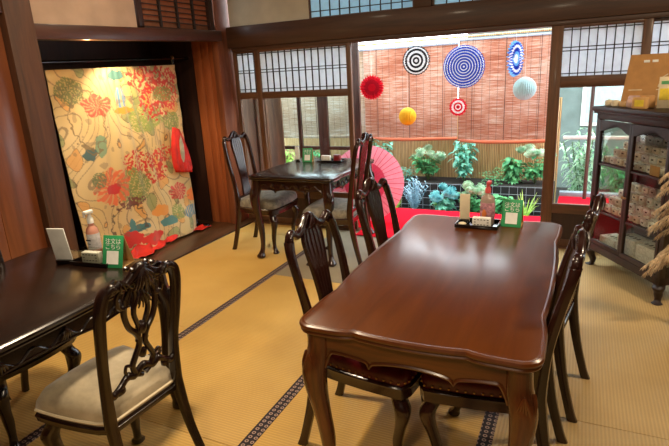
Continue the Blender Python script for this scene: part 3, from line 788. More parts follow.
def chair_Q(label, seatm, group, loc, rz, H=.95, wood_='mah', nails=True):
    root = empty('dining_chair', loc, rz, label, 'chair', group); wm = M[wood_]
    chair_base(root, seatm, wm, nails=nails)
    t = H-.95
    top = .885+t
    pts = [(-.278, .185, 0, .022, .016), (-.262, .182, .05, .020, .015), (-.225, .178, .2, .021, .016), (-.195, .175, .38, .026, .018), (-.192, .176, .46, .026, .017), (-.207, .182, .6, .021, .013), (-.238, .192, .75+t*.5, .018, .013), (-.26, .19, top-.05, .018, .015), (-.272, .178, top, .019, .017)]
    for s in (-1, 1):
        b = B(); rear_post(b, s, pts); finish(b, 'back_leg', wm, root)
    # crest rail: yoke with raised centre and drooping ears
    b = B(); P = []
    for y, z, h in ((-.186, top-.01, .014), (-.178, top+.02, .018), (-.15, top+.034, .019), (-.11, top+.012, .018), (-.07, top+.022, .026), (-.03, top+.05, .036), (0, top+.056, .04), (.03, top+.05, .036), (.07, top+.022, .026), (.11, top+.012, .018), (.15, top+.034, .019), (.178, top+.02, .018), (.186, top-.01, .014)):
        P.append((-.272-.012*(1-(y/.19)**2), y, z-h*.4, .015, h*.8))
    sweep(b, P, (1, 0, 0), (0, 0, 1), n=12, e=.8, sm=4)
    carving(b, (-.264, 0, top+.035), .05, .06, (1, 0, 0), n=7); carving(b, (-.3, 0, top+.035), .05, .06, (-1, 0, 0), n=7)
    for s in (-1, 1): tube(b, [(-.275, s*(.165+.016*math.cos(a)), top+.006+.016*math.sin(a)) for a in [k*PI/6 for k in range(13)]], .007, 6)
    finish(b, 'crest_rail', wm, root)
    # fluted vase splat following the back's curve
    b = B(); rows = []
    prof = [(.47, .062), (.52, .058), (.58, .052), (.66, .056), (.74, .066), (.80, .075), (.845, .078), (.875, .066), (.9, .05)]
    for z, w in smoothpts(prof, 4):
        zz = .47+(z-.47)*(top+.025-.47)/(.43)
        x = -.200-.075*((zz-.46)/(top-.46))**1.2; rows.append((x, w, zz))
    N = 28
    for side in (1, -1):
        vr = [[b.verts.new((x+side*(.0055+.0025*math.cos(k/N*2*PI*5)), w*(-1+2*k/N), z)) for k in range(N+1)] for x, w, z in rows]
        for a, q in zip(vr, vr[1:]):
            for k in range(N): b.faces.new((a[k], a[k+1], q[k+1], q[k]))
        if side == 1: first = vr
    for a, q in ((first, vr),):
        for i in range(len(rows)-1):
            for k in (0, N): b.faces.new((a[i][k], a[i+1][k], q[i+1][k], q[i][k]))
        for i in (0, len(rows)-1):
            for k in range(N): b.faces.new((a[i][k], a[i][k+1], q[i][k+1], q[i][k]))
    finish(b, 'splat', wm, root, angle=60)
    b = B(); box(b, (-.198, 0, .465), (.026, .33, .035), .006); finish(b, 'shoe_rail', wm, root)
    return root
G1 = 'red leather chairs around the large table'
cA = chair_Q('red leather seated chair on the left of the large table, nearest the camera', M['red_leather'], G1, (-.682, 1.76, 0), 0, .95)
dup(cA, (-.682, 2.45, 0), math.radians(-2), 'red leather chair on the left of the large table, farther one by the parasol')
dup(cA, (-.252, 1.785, 0), PI, 'red leather chair on the right of the large table, nearest the camera')
dup(cA, (-.190, 2.345, 0), PI-math.radians(8), 'red leather chair on the right of the large table, farther one toward the cabinet')
G2 = 'tall dark chairs at the small window table'
cF = chair_Q('tall dark chair with grey seat left of the small window table, near the pillar', M['greyfab'], G2, (-2.50, 3.83, 0), math.radians(3), 1.04, nails=False)
dup(cF, (-1.76, 3.68, 0), PI+math.radians(4), 'tall dark chair with grey seat right of the small window table, beside the parasol')

def chair_C(label, loc, rz):
    root = empty('carved_chair', loc, rz, label, 'chair', 'carved chairs with beige brocade seats'); wm = M['ebony']
    chair_base(root, M['brocade'], wm, d=.335, wf=.198, wr=.152, zs=.43, crown=.05, nails=False, rail=.078, piping=M['cream'])
    top = .88
    pts = [(-.275, .165, 0, .020, .015), (-.25, .160, .08, .018, .015), (-.205, .154, .22, .019, .016), (-.178, .150, .38, .023, .018), (-.178, .15, .45, .022, .017), (-.19, .152, .58, .019, .015), (-.215, .158, .70, .018, .016), (-.236, .158, .81, .018, .018), (-.246, .142, .87, .02, .02), (-.248, .118, .893, .018, .02)]
    for s in (-1, 1):
        b = B(); rear_post(b, s, pts); finish(b, 'back_leg', wm, root)
    ZO = -.02; X = lambda z: -.180-.068*max(0, (z-.45)/.43)**1.1
    b = B(); P = []
    for y, z, h in ((-.138, .905, .02), (-.115, .918, .019), (-.08, .908, .018), (-.05, .918, .024), (-.02, .94, .03), (0, .945, .032), (.02, .94, .03), (.05, .918, .024), (.08, .908, .018), (.115, .918, .019), (.138, .905, .02)):
        P.append((X(z), y, z-.03, .015, h*.75))
    sweep(b, P, (1, 0, 0), (0, 0, 1), n=12, e=.8, sm=4)
    for sx in (1, -1):
        carving(b, (X(.93)+sx*.014, 0, .885), .07, .075, (sx, 0, 0), n=7)
        for s in (-1, 1): carving(b, (X(.9)+sx*.013, s*.09, .885), .05, .04, (sx, s*.3, 0), n=5)
        for k in (-.04, .04): blob(b, (X(.93)+sx*.014, k, .925), (.009, .011, .009), 1)
    finish(b, 'crest_rail', wm, root)
    # pierced splat: mirrored interlaced scrolls
    b = B()
    def Cz(P, r, sm=4):
        for s in (-1, 1): tube(b, [(X(z-.018)+dx, s*y, z-.018) for y, z, dx in P], r, 8, sm=sm)
    Cz([(.012, .90, 0), (.05, .86, .003), (.066, .80, .004), (.052, .74, .002), (.022, .70, 0), (.012, .66, 0), (.03, .62, 0), (.045, .585, 0), (.03, .55, 0), (.006, .535, 0)], .0105)
    Cz([(.03, .895, 0), (.022, .84, 0), (.03, .78, 0), (.012, .72, 0), (.018, .67, 0)], .009)
    Cz([(.075, .89, 0), (.095, .86, 0), (.085, .825, 0), (.062, .82, 0), (.06, .845, .002)], .0085)
    Cz([(.045, .585, 0), (.07, .60, 0), (.075, .575, 0), (.058, .565, .003)], .006)
    for sx in (-1, 1):
        blob(b, (X(.70)+sx*.006, 0, .70), (.010, .02, .022), 2, .3); blob(b, (X(.88), 0, .87), (.010, .022, .026), 2, .3); blob(b, (X(.60), 0, .60), (.010, .018, .02), 2, .3)
        carving(b, (X(.80)+sx*.008, 0, .81), .05, .07, (sx, 0, 0), n=5)
    finish(b, 'pierced_splat', wm, root)
    b = B(); P = []
    for y, z in ((-.150, .53), (-.13, .50), (-.1, .515), (-.07, .54), (-.04, .53), (0, .55), (.04, .53), (.07, .54), (.1, .515), (.13, .50), (.150, .53)): P.append((X(z), y, z, .011, .015))
    sweep(b, P, (1, 0, 0), (0, 0, 1), n=10, sm=4)
    for s in (-1, 1): blob(b, (X(.51), s*.1, .505), (.014, .02, .016), 2, .3)
    finish(b, 'lower_back_rail', wm, root)
    return root
cC = chair_C('dark carved chair with beige brocade seat in the left foreground, back to camera', (-1.505, 1.15, 0), PI+math.radians(-3))
dup(cC, (-2.215, 1.24, 0), math.radians(0), 'carved chair across the black table, mostly hidden under its edge')

# ------------------------------------------------------------------ kimono stand and kimono
KX = -3.62
root = empty('kimono_stand', (KX, 3.4, .012), 0, 'black lacquered stand carrying the spread kimono in the alcove', 'stand')
b = B(); tube(b, [(0, -.78, 1.66), (0, .95, 1.70)], .014, 10); finish(b, 'top_bar', M['black'], root)
for y in (-.74, .70):
    b = B(); tube(b, [(0, y, .03), (0, y, 1.70)], .017, 10); finish(b, 'upright', M['black'], root)
    b = B(); box(b, (.02, y, .022), (.36, .06, .044), .012); box(b, (0, y, .06), (.12, .05, .05), .012); finish(b, 'foot', M['black'], root)
    b = B(); lathe(b, [(.018, 0), (.022, .01), (.012, .03)], (0, y, 1.69), 10); finish(b, 'finial', M['brass'], root)

M['kim'] = NT('kimono_silk'); t = M['kim']
at = t.node('ShaderNodeVertexColor'); at.layer_name = 'pattern'; t.link(at.outputs['Color'], t.b.inputs['Base Color']); t.set(Roughness=.6); t.b.inputs['Sheen Weight'].default_value = .2; M['kim'] = t.m
PXM = []   # (type, y, z, ry, rz, colour)
def mo(kind, px, py, rx, ry, col, **k):
    # px,py measured on the cloth, 0..300 across and 0..350 down
    y = 2.74+(px-20)/300*1.36; z = 1.60-(py-40)/345*1.50
    PXM.append((kind, y, z, rx/300*1.36, ry/345*1.5, [q for q in srgb(*col)][:3]))
RED = (196, 44, 36); GRN = (110, 124, 58); ORG = (214, 120, 54); TEAL = (66, 112, 112); BLU = (90, 130, 160); DK = (60, 52, 44)
for a in [('pine', 42, 75, 26, 24, (104, 112, 56)), ('flower', 92, 104, 32, 20, (196, 70, 52)), ('blob', 148, 50, 22, 10, (56, 96, 92)), ('stripe', 150, 92, 13, 20, (96, 140, 176)),
          ('blob', 152, 117, 26, 7, (222, 140, 50)), ('pine', 205, 138, 46, 28, (138, 152, 72)), ('dots', 240, 60, 62, 28, (196, 34, 28)), ('dots', 236, 110, 36, 34, (190, 30, 26)),
          ('dots', 280, 80, 24, 40, (208, 60, 48)), ('pine', 262, 92, 26, 16, (120, 128, 58)), ('pine', 276, 150, 24, 20, (120, 134, 60)), ('blob', 235, 52, 14, 5, (230, 120, 96)),
          ('dots', 170, 222, 34, 22, (194, 34, 26)), ('dots', 205, 244, 36, 26, (194, 34, 26)), ('dots', 240, 215, 26, 16, (206, 60, 50)), ('flower', 262, 305, 26, 20, (196, 52, 48)),
          ('pine', 150, 270, 42, 36, (112, 130, 62)), ('flower', 98, 258, 42, 36, (214, 96, 48)), ('blob', 98, 264, 17, 12, (190, 34, 28)), ('dots', 128, 300, 40, 10, (110, 50, 44)),
          ('blob', 60, 190, 17, 12, (70, 96, 92)), ('blob', 86, 178, 13, 24, (126, 146, 110)), ('pine', 68, 240, 16, 14, (96, 110, 66)), ('blob', 140, 355, 30, 8, (60, 108, 108)), ('blob', 128, 345, 10, 14, (70, 120, 118)),
          ('ring', 120, 335, 46, 34, (70, 54, 40)), ('blob', 205, 335, 24, 14, (222, 146, 66)), ('blob', 222, 362, 26, 12, (78, 126, 122)), ('stripe', 292, 358, 28, 14, (86, 134, 156)), ('blob', 306, 322, 20, 16, (230, 122, 48)),
          ('pine', 250, 350, 16, 18, (126, 140, 70)), ('blob', 170, 385, 34, 14, (206, 40, 26)), ('blob', 110, 372, 40, 18, (198, 36, 26)), ('dots', 290, 200, 20, 30, (206, 60, 50)), ('ring', 70, 130, 40, 60, (120, 96, 60)), ('ring', 180, 70, 26, 30, (96, 80, 60))]: mo(*a)
def kim_colour(y, z, g):
    nz = noise.noise(V((y*3, z*3, 1.7)))*.5+.5
    base = V((*srgb(220, 192, 142)[:3],)).lerp(V((*srgb(196, 160, 96)[:3],)), nz)
    w = math.sin((y+.5*noise.noise(V((y*2.2, z*2.2, 4))))*62+7*noise.noise(V((y*3, z*1.6, 9))))
    if w > .93 and noise.noise(V((y*1.6, z*1.6, 12))) > -.22: base = base.lerp(V((*srgb(120, 96, 66)[:3],)), .7)
    g2 = noise.noise(V((y*7, z*6, 31)))
    if g2 > .34: base = base.lerp(V((*srgb(214, 150, 70)[:3],)), .75)
    elif g2 < -.40: base = base.lerp(V((*srgb(126, 140, 84)[:3],)), .7)
    if abs(g2-.34) < .018 or abs(g2+.40) < .018: base = base.lerp(V((*srgb(70, 52, 36)[:3],)), .7)
    for kind, cy, cz, ry, rz, c in PXM:
        u = (y-cy)/ry; v = (z-cz)/rz; d = math.hypot(u, v)+.28*noise.noise(V((y*22, z*22, cy*9)))
        if d > 1.15: continue
        C = V(c); k = 0
        if kind == 'blob': k = 1 if d < .9 else 0
        elif kind == 'pine': k = (.9 if noise.noise(V((y*75, z*75, 3))) > -.12 else .25) if d < 1 else 0
        elif kind == 'dots': k = .95 if (d < 1.1 and noise.noise(V((y*46, z*46, cz*5))) > .02) else 0
        elif kind == 'stripe': k = 1 if (d < 1 and math.sin(y*190) > -.2) else (.0 if d > 1 else .2)
        elif kind == 'flower': k = (.95 if math.sin(math.atan2(v, u)*14+d*6) > -.45 else .3) if d < 1 else 0
        elif kind == 'ring': k = .85 if abs(d-.9) < .04 else 0
        base = base.lerp(C, k)
    if noise.noise(V((y*16, z*16, 20))) > .42: base = base.lerp(V((*srgb(110, 90, 66)[:3],)), .45)
    return base
root = empty('kimono', (KX+.02, 3.4, .012), 0, 'cream kimono with red, green and gold florals spread out in the alcove', 'kimono')
b = B(); NY, NZ = 230, 260; grid = []; cols = []
for j in range(NZ+1):
    v = j/NZ; row = []
    yl = -.72+.0*v-.10*math.sin(PI*v)*.2+.05*v; yr = .66+.02*math.sin(v*9)*v-.04*v
    for i in range(NY+1):
        u = i/NY; y = yl+(yr-yl)*u; z = 1.62-1.60*v+.03*(u-.5)*(1-v)
        ang = math.atan2(y+.08, 2.0-z)           # pleats fan out from the top centre
        f = math.sin(ang*46)*.5+.5; am = .020*math.exp(-((u-.52)/.3)**2)*min(1, v*3)+.006
        x = .03+am*f+.03*v+.07*max(0, v-.82)/.18*(.5+.5*math.sin(u*17))+.02*math.sin(u*6+v*3)*v
        row.append(b.verts.new((x, y, max(z, .006)))); cols.append(kim_colour(y+3.4, z, 0))
    grid.append(row)
for j in range(NZ):
    for i in range(NY): b.faces.new((grid[j][i], grid[j][i+1], grid[j+1][i+1], grid[j+1][i]))
for f in b.faces: f.smooth = True
me = bpy.data.meshes.new('kimono_body'); b.verts.index_update(); b.to_mesh(me); b.free()
ca = me.color_attributes.new('pattern', 'FLOAT_COLOR', 'POINT')
ca.data.foreach_set('color', [q for c in cols for q in (c[0], c[1], c[2], 1)])
me.materials.append(M['kim']); o = bpy.data.objects.new('body_panel', me); COL.objects.link(o); o.parent = root
md = o.modifiers.new('thick', 'SOLIDIFY'); md.thickness = .004; md.offset = -1
# red lining hem spilling on the platform
b = B(); N = 70; g = []
for j in range(9):
    t = j/8; row = []
    for i in range(N+1):
        u = i/N; y = -.52+1.24*u; up_ = .075*math.sin(u*PI)**.5*(1 if u < .45 else .55)
        x = .10+.075*t+.02*math.sin(u*40+t*3); z = (1-t)**2*(up_+.015*math.sin(u*33))+.012+.012*abs(math.sin(u*38+t*4))
        row.append(b.verts.new((x+.05*math.sin(u*7)*t, y, z)))
    g.append(row)
for a, q in zip(g, g[1:]):
    for i in range(N): b.faces.new((a[i], a[i+1], q[i+1], q[i]))
o = finish(b, 'hem_lining', M['redcloth'], root, angle=180); o['label'] = 'red silk hem lining'; md = o.modifiers.new('t', 'SOLIDIFY'); md.thickness = .004
# sleeve with its red lining hanging at the right
b = B(); g = []
for j in range(20):
    t = j/19; w = .04+.085*math.sin(min(1, t*1.15)*PI*.55)*(1 if t < .93 else .85); row = []
    for i in range(25):
        u = -1+2*i/24; row.append(b.verts.new((.13+.03*(1-u*u)+.010*math.sin(u*16)*t, .45+u*w+.03*t, 1.05-.42*t-.02*u)))
    g.append(row)
for a, q in zip(g, g[1:]):
    for i in range(24): b.faces.new((a[i], a[i+1], q[i+1], q[i]))
o = finish(b, 'sleeve_lining', M['redcloth'], root, angle=180); o['label'] = 'red sleeve lining hanging at the right'; md = o.modifiers.new('t', 'SOLIDIFY'); md.thickness = .01
b = B(); blob(b, (.175, .455, .86), (.008, .028, .12), 3, .35); finish(b, 'sleeve_fold', M['brocade'], root)

# ------------------------------------------------------------------ display cabinet
CL = V((.105, 4.14, 0)); CR = V((.505, 3.47, 0)); dw = (CR-CL); CW = dw.length; ang = math.atan2(dw.y, dw.x)
# local x along the front (left to right), local y into the cabinet
cab = empty('display_cabinet', tuple(CL), ang, 'dark wooden glazed display cabinet standing in the right corner', 'cabinet')
D = .36; HT = 1.16; HB = .13
b = B()
for x, y in ((.02, .02), (CW-.02, .02), (.02, D-.02), (CW-.02, D-.02)): box(b, (x, y, (HT+HB)/2), (.04, .04, HT-HB), .004)
box2(b, 0, CW, 0, D, HB, HB+.055, .005); box2(b, 0, CW, 0, D, HT-.075, HT-.02, .004)
box2(b, 0, CW, D-.012, D, HB, .2, .0)
finish(b, 'carcass', M['cab'], cab)
b = B(); box2(b, -.03, CW+.03, -.03, D+.01, HT-.02, HT+.012, .008); box2(b, -.018, CW+.018, -.018, D+.005, HT-.036, HT-.018, .005); finish(b, 'cornice', M['cab'], cab)
b = B(); box2(b, .04, CW-.04, D-.02, D-.012, HB+.05, HT-.07); finish(b, 'back_panel', M['boarddk'], cab)
for x in (-.001, CW-.003):
    b = B(); box2(b, x+.001, x+.004, .04, D-.04, HB+.055, HT-.075); finish(b, 'side_pane', M['cabglass'], cab)
SH = [.43, .775]
for z in SH: b = B(); box2(b, .012, CW-.012, .03, D-.022, z-.008, z+.008, .002); finish(b, 'shelf', M['cab'], cab)
for x, y, sx, sy in ((.035, .035, -1, -1), (CW-.035, .035, 1, -1), (.035, D-.035, -1, 1), (CW-.035, D-.035, 1, 1)):
    b = B(); cabriole(b, HB+.01, sx, sy, .03, .02, .018, .03); bmesh.ops.translate(b, verts=b.verts, vec=(x, y, 0)); finish(b, 'leg', M['cab'], cab)
hw = (CW-.08)/2
for k in (0, 1):
    x0 = .04+k*hw; x1 = x0+hw; z0, z1 = HB+.06, HT-.08
    b = B(); box2(b, x0, x0+.024, -.004, .018, z0, z1, .003); box2(b, x1-.024, x1, -.004, .018, z0, z1, .003); box2(b, x0, x1, -.004, .018, z0, z0+.03, .003)
    pts = [(x0+.01, z1)]
    for i in range(25): t = i/24; pts.append((x0+.02+(hw-.04)*t, z1-.075+.05*math.sin(PI*t)**1.5))
    pts.append((x1-.01, z1)); prism(b, pts, 'y', -.004, .018)
    d = finish(b, 'door', M['cab'], cab)
    b = B(); box2(b, x0+.02, x1-.02, .005, .008, z0+.02, z1-.02); finish(b, 'door_pane', M['cabglass'], d)
    for z in (.435, .775): b = B(); box2(b, x0+.02, x1-.02, 0, .012, z-.006, z+.006, .002); finish(b, 'glazing_bar', M['cab'], d)
    b = B(); blob(b, (x1-.012 if k == 0 else x0+.012, -.012, .6), (.008, .01, .008), 2); finish(b, 'knob', M['brass'], d)
cm = Matrix.Translation(CL) @ Matrix.Rotation(ang, 4, 'Z')
def inC(x, y, z): return tuple(cm @ V((x, y, z)))
WARES = []
R = random.Random(3)
def pouch(name, loc, s, m, lab, grp, rz, cat='packet', tilt=0):
    b = B(); w, d, h = s
    box(b, (0, 0, h/2), (w, d, h), min(w, d, h)*.3)
    box(b, (0, 0, h*.95), (w*.96, min(.004, d), h*.1), 0)
    o = finish(b, name, m); o.location = loc; o.rotation_euler = (tilt, 0, rz); tag(o, lab, cat, grp); return o
pal = [plain('ware_cream', (236, 230, 220), .7, var=.1, scale=80), plain('ware_pink', (226, 212, 208), .7, var=.15, scale=90), plain('ware_grey', (206, 204, 200), .6, var=.15, scale=90), plain('ware_beige', (224, 212, 192), .7, var=.12, scale=70)]
protos = {}
def place_ware(x, y, z, kind, lab, grp, rz=0, sc_=1):
    key = (kind)
    if key not in protos:
        i, (w, d, h) = kind; b = B(); box(b, (0, 0, h/2), (w, d, h), min(w, d, h)*.22)
        box(b, (0, -d/2-.0006, h*.55), (w*.3, .001, h*.22), 0, mi=1)
        box(b, (0, 0, h+.0004), (w*.2, d*.2, .001), 0, mi=1)
        o = finish(b, 'wrapped_packet', [pal[i], M['lattice']]); protos[key] = o
    else: o = protos[key].copy(); COL.objects.link(o)
    o.location = inC(x, y, z); o.rotation_euler = (0, 0, ang+rz); tag(o, lab, 'packet', grp)
# shelf heaps: rows stepped upward to the back
for z0, grp, lab in ((SH[0]+.0085, 'small wrapped packets on the middle shelf of the cabinet', 'small wrapped sweet packet in the heap on the middle cabinet shelf'),
                     (SH[1]+.0085, 'small wrapped packets on the upper shelf of the cabinet', 'small wrapped sweet packet in the heap on the upper cabinet shelf')):
    for rowi in range(4):
        y = .065+rowi*.07; st = (1, 2, 3, 4)[rowi]
        for c_ in range(9):
            x = .085+c_*.074
            for l in range(st):
                if x > CW-.06: continue
                place_ware(x, y, z0+l*.0455, (R.choice((0, 1, 2, 0, 3)), (.062, .055, .045)), lab, grp, R.uniform(-.12, .12))
for x, y, l in ((.17, .13, 0), (.17, .13, 1), (.40, .12, 0), (.60, .12, 0), (.60, .12, 1), (.40, .24, 0)):
    pass
GB = 'pale boxes on the cabinet floor'
for i, (x, y, z) in enumerate([(.16, .12, 0), (.36, .12, 0), (.36, .12, 1), (.56, .12, 0), (.56, .12, 1), (.63, .255, 0)]):
    b = B(); box(b, (0, 0, .03), (.17, .13, .06), .003)
    for q in range(4): box(b, (-.055+.036*q, -.01, .0605), (.014, .03, .001), 0, mi=1)
    o = finish(b, 'gift_box', [pal[0], M['lattice']])
    o.location = inC(x, y, HB+.056+z*.0605); o.rotation_euler = (0, 0, ang+.03*i)
    tag(o, ['pale lidded box at the left end of the cabinet floor', 'lower pale box mid-floor in the cabinet', 'upper pale box mid-floor in the cabinet', 'lower pale box in the right stack on the cabinet floor', 'upper pale box in the right stack on the cabinet floor', 'pale box at the back right of the cabinet floor'][i], 'box', GB)
for i, (x, z, lab) in enumerate([(.60, SH[1]+.009, 'cream price card on the upper cabinet shelf'), (.50, HB+.0558, 'small cream price card low at the cabinet front')]):
    b = B(); box(b, (0, 0, .03 if i == 0 else .018), (.085, .003, .06 if i == 0 else .03), .0005); o = finish(b, 'price_card', M['kraft2' if i == 0 else 'cream']); o.location = inC(x, .024, z); o.rotation_euler = (0, 0, ang); tag(o, lab, 'card')

# things on top of the cabinet
TZ = HT+.0125
def onC(name, x, y, m, lab, cat, build, rz=0, z=TZ, rx=0):
    root = empty(name, inC(x, y, z), ang+rz, lab, cat); build(root); root.rotation_euler = (rx, 0, ang+rz); return root
def kraftbag(root):
    b = B(); P = [(-.145, 0), (.15, 0), (.135, .33), (-.105, .33)]
    # board panel with hand hole
    prism(b, P, 'y', -.012, .028)
    finish(b, 'paper_panel', M['kraft'], root)
    b = B()
    for s in (-1, 1): box(b, (.015+s*.024, -.0135, .285), (.034, .003, .016), .001)
    finish(b, 'hand_hole', M['white'], root)['label'] = 'pale hand hole'
    b = B(); box2(b, -.10, -.02, -.0135, -.012, .10, .106); box2(b, .06, .11, -.0135, -.012, .10, .106); tube(b, [(.07, -.014, .12), (.09, -.014, .18), (.12, -.014, .2)], .004, 5); finish(b, 'printed_mark', M['cream'], root)
onC('paper_bag', .17, .22, None, 'tall brown paper bag with hand hole standing on the cabinet', 'paper bag', kraftbag, math.radians(48))
def smallbag(root):
    b = B(); box(b, (0, 0, .09), (.17, .05, .18), .004); finish(b, 'paper_body', M['kraft2'], root); b = B(); box2(b, -.06, .06, -.0275, -.026, .09, .094); box2(b, -.05, .05, -.0275, -.026, .05, .053); finish(b, 'printed_mark', M['cream'], root)
onC('paper_bag', .62, .17, None, 'shorter light brown paper bag at the right of the cabinet top', 'paper bag', smallbag, math.radians(44))
def leaflet(root):
    b = B(); box(b, (0, 0, .095), (.085, .003, .19), .0005); finish(b, 'sheet', M['cream'], root); b = B(); box2(b, -.034, .034, -.0028, -.0016, .05, .12); finish(b, 'printed_picture', M['yellow'], root); b = B(); box2(b, -.03, .03, -.0028, -.0016, .145, .165); finish(b, 'printed_heading', M['leaf'], root)
onC('leaflet', .44, .16, None, 'upright cream and yellow leaflet between the two brown bags', 'leaflet', leaflet, math.radians(44))
def cup(root):
    b = B(); lathe(b, [(.018, 0), (.026, .006), (.028, .03), (.024, .034), (.014, .036)], n=16); finish(b, 'pot_body', M['cream'], root); b = B(); lathe(b, [(.024, .034), (.022, .04), (.006, .044)], n=16); finish(b, 'lid', M['cream'], root)
onC('lidded_pot', .045, .05, None, 'small white lidded pot at the left end of the cabinet top', 'pot', cup)
onC('lidded_pot', .12, .05, None, 'small white lidded pot second from the left on the cabinet top', 'pot', cup)
for i, (x, y, m, lab, s) in enumerate([(.19, .07, 'kraft2', 'tan pouch lying in front of the tall brown bag', (.08, .05, .035)), (.19, .14, 'pinksilk', 'blush pouch standing behind the tan pouch', (.09, .04, .07)), (.28, .06, 'pinksilk', 'blush pouch in front, between tan pouch and yellow packet', (.07, .045, .055)), (.36, .10, 'kraft', 'brown packet behind the yellow label', (.09, .04, .08))]):
    o = pouch('gift_pouch', inC(x, y, TZ), s, M[m], lab, 'small packets on the cabinet top', ang+.4*i)
def ypack(root):
    b = B(); box(b, (0, 0, .035), (.09, .035, .07), .006); finish(b, 'wrapper', M['kraft2'], root); b = B(); box2(b, -.028, .028, -.0185, -.017, .015, .055); finish(b, 'label_sticker', M['yellow'], root)
onC('gift_packet', .375, .045, None, 'packet with a yellow label at the front of the cabinet top', 'packet', ypack, .5)

# dried pampas bundle at the right edge
vs = empty('dried_grass_bundle', (.69, 3.14, 0), 0, 'bundle of dried pampas plumes in a tall dark vase at the right edge', 'dried flowers')
b = B(); lathe(b, [(.05, 0), (.075, .03), (.085, .18), (.06, .33), (.045, .4), (.05, .42)], n=24); finish(b, 'vase', M['black'], vs)
b = B(); st = B(); R = random.Random(5)
for i in range(15):
    f = i/14; tip = V((-.19-.09*R.random()-.05*(1-f), R.uniform(-.06, .12), .30+.62*f)); base = V((0, 0, .38)); mid = V((tip.x*.35, tip.y*.4, max(tip.z+.10, .5)))
    tube(st, [base, mid, (mid+tip)/2+V((0, 0, .03)), tip], .002, 5, sm=4)
    for k in range(150):
        t = .15+.85*R.random(); q = mid.lerp(tip, t)+V((0, 0, .03*math.sin(PI*t))); aa = R.uniform(0, 2*PI); dr = (tip-mid).normalized()
        leaf(b, q, dr+V((math.cos(aa)*.45, math.sin(aa)*.45, R.uniform(-.6, .1))), .05*(1.15-t*.6), .0024, .6)
finish(b, 'plume', M['pampas'], vs); finish(st, 'stem', M['pampas'], vs)

# ------------------------------------------------------------------ table items
def aframe_sign(loc, rz, lab, s=1.0, deep=.09):
    root = empty('table_sign', loc, rz, lab, 'sign', 'green order signs on the tables')
    w, h = .10*s, .135*s; tl = math.atan2(deep/2, h); L = math.hypot(h, deep/2)
    for k in (-1, 1):
        b = B(); rm = Matrix.Rotation(-k*tl, 3, 'X') if k == -1 else Matrix.Rotation(tl, 3, 'X')
        box(b, (0, k*deep/4, h/2), (w, .0025, L), .0005, rot=Matrix.Rotation(k*tl, 3, 'X'))
        finish(b, 'face_panel' if k < 0 else 'back_panel', M['green'] if k < 0 else M['kraft2'], root)
    b = B(); box(b, (0, 0, .0016), (w, deep, .003), 0); finish(b, 'base_panel', M['kraft2'], root)
    rot = Matrix.Rotation(-tl, 3, 'X'); nrm = rot @ V((0, -1, 0)); c = V((0, -deep/4, h/2))
    b = B(); box(b, c+nrm*.0018+(rot @ V((0, 0, -.026*s))), (.058*s, .001, .058*s), 0, rot=rot); q = finish(b, 'blank_square', M['white'], root)
    for i, s_ in enumerate(('注文は', 'こちら')):
        p = c+nrm*.0018+(rot @ V((0, 0, (.043-.024*i)*s)))
        text(s_, .026*s, M['white'], root, p, (PI/2-tl, 0, 0))
    return root
S3 = aframe_sign((-1.81, 1.535, .7205), math.radians(12), 'green order sign on the black table at the left, beside the acrylic card box')
S1 = aframe_sign((-.27, 2.585, .7205), math.radians(-2), 'green order sign on the large table, right of the black tray', .95)
S2 = aframe_sign((-2.255, 4.20, .7205), math.radians(14), 'green order sign on the small table by the window', .9)

def tray(loc, rz, lab, w=.2, d=.13):
    root = empty('tray', loc, rz, lab, 'tray', 'black trays on the tables'); b = B()
    box(b, (0, 0, .003), (w, d, .006), .002); finish(b, 'base', M['black'], root); b = B()
    for s in (-1, 1): box(b, (s*w/2, 0, .010), (.006, d+.006, .018), .002); box(b, (0, s*d/2, .010), (w, .006, .018), .002)
    finish(b, 'rim', M['black'], root)
tray((-.425, 2.53, .7205), 0, 'black tray on the large table holding bottle and card box')
tray((-1.93, 1.535, .7205), math.radians(6), 'black tray on the black table at the left')
tray((-2.02, 4.22, .7205), 0, 'black tray on the small window table', .24, .12)

def card_box(loc, rz, lab, s=1.0, acr=True):
    root = empty('card_box', loc, rz, lab, 'box', 'card boxes on the tables'); b = B()
    box(b, (0, 0, .028*s), (.09*s, .03*s, .05*s), .002); finish(b, 'card_stack', M['white'], root)
    b = B(); rr = random.Random(4)
    for r_ in range(3):
        for k in range(5):
            if rr.random() < .75: box(b, ((-.032+.016*k)*s, -.0156*s, (.043-.013*r_)*s), (.009*s, .0008, .0035*s), 0)
    finish(b, 'printed_line', M['ink'], root)
    if acr:
        b = B()
        box(b, (0, -.022*s, .034*s), (.105*s, .002, .066*s), 0); box(b, (0, .022*s, .034*s), (.105*s, .002, .066*s), 0); box(b, (-.052*s, 0, .034*s), (.002, .045*s, .066*s), 0); box(b, (.052*s, 0, .034*s), (.002, .045*s, .066*s), 0)
        finish(b, 'acrylic_case', M['cabglass'], root)
card_box((-1.925, 1.50, .727), math.radians(8), 'clear acrylic box of white cards on the left black tray')
card_box((-.40, 2.482, .727), 0, 'small lettered card box at the front of the tray on the large table', .95, False)
card_box((-2.07, 4.20, .727), 0, 'white card box on the tray of the small window table', .95, False)
for loc, lab in (((-1.862, 1.590, .7270), 'dark red box on the left tray behind the green sign'), ((-1.965, 4.215, .7270), 'dark red pot on the tray of the small window table')):
    root = empty('red_container', loc, .1, lab, 'container'); b = B(); box(b, (0, 0, .025), (.06, .05, .05), .006); finish(b, 'body', M['redbox'], root); b = B(); box(b, (0, 0, .054), (.062, .052, .008), .003); finish(b, 'lid', M['redbox'], root)
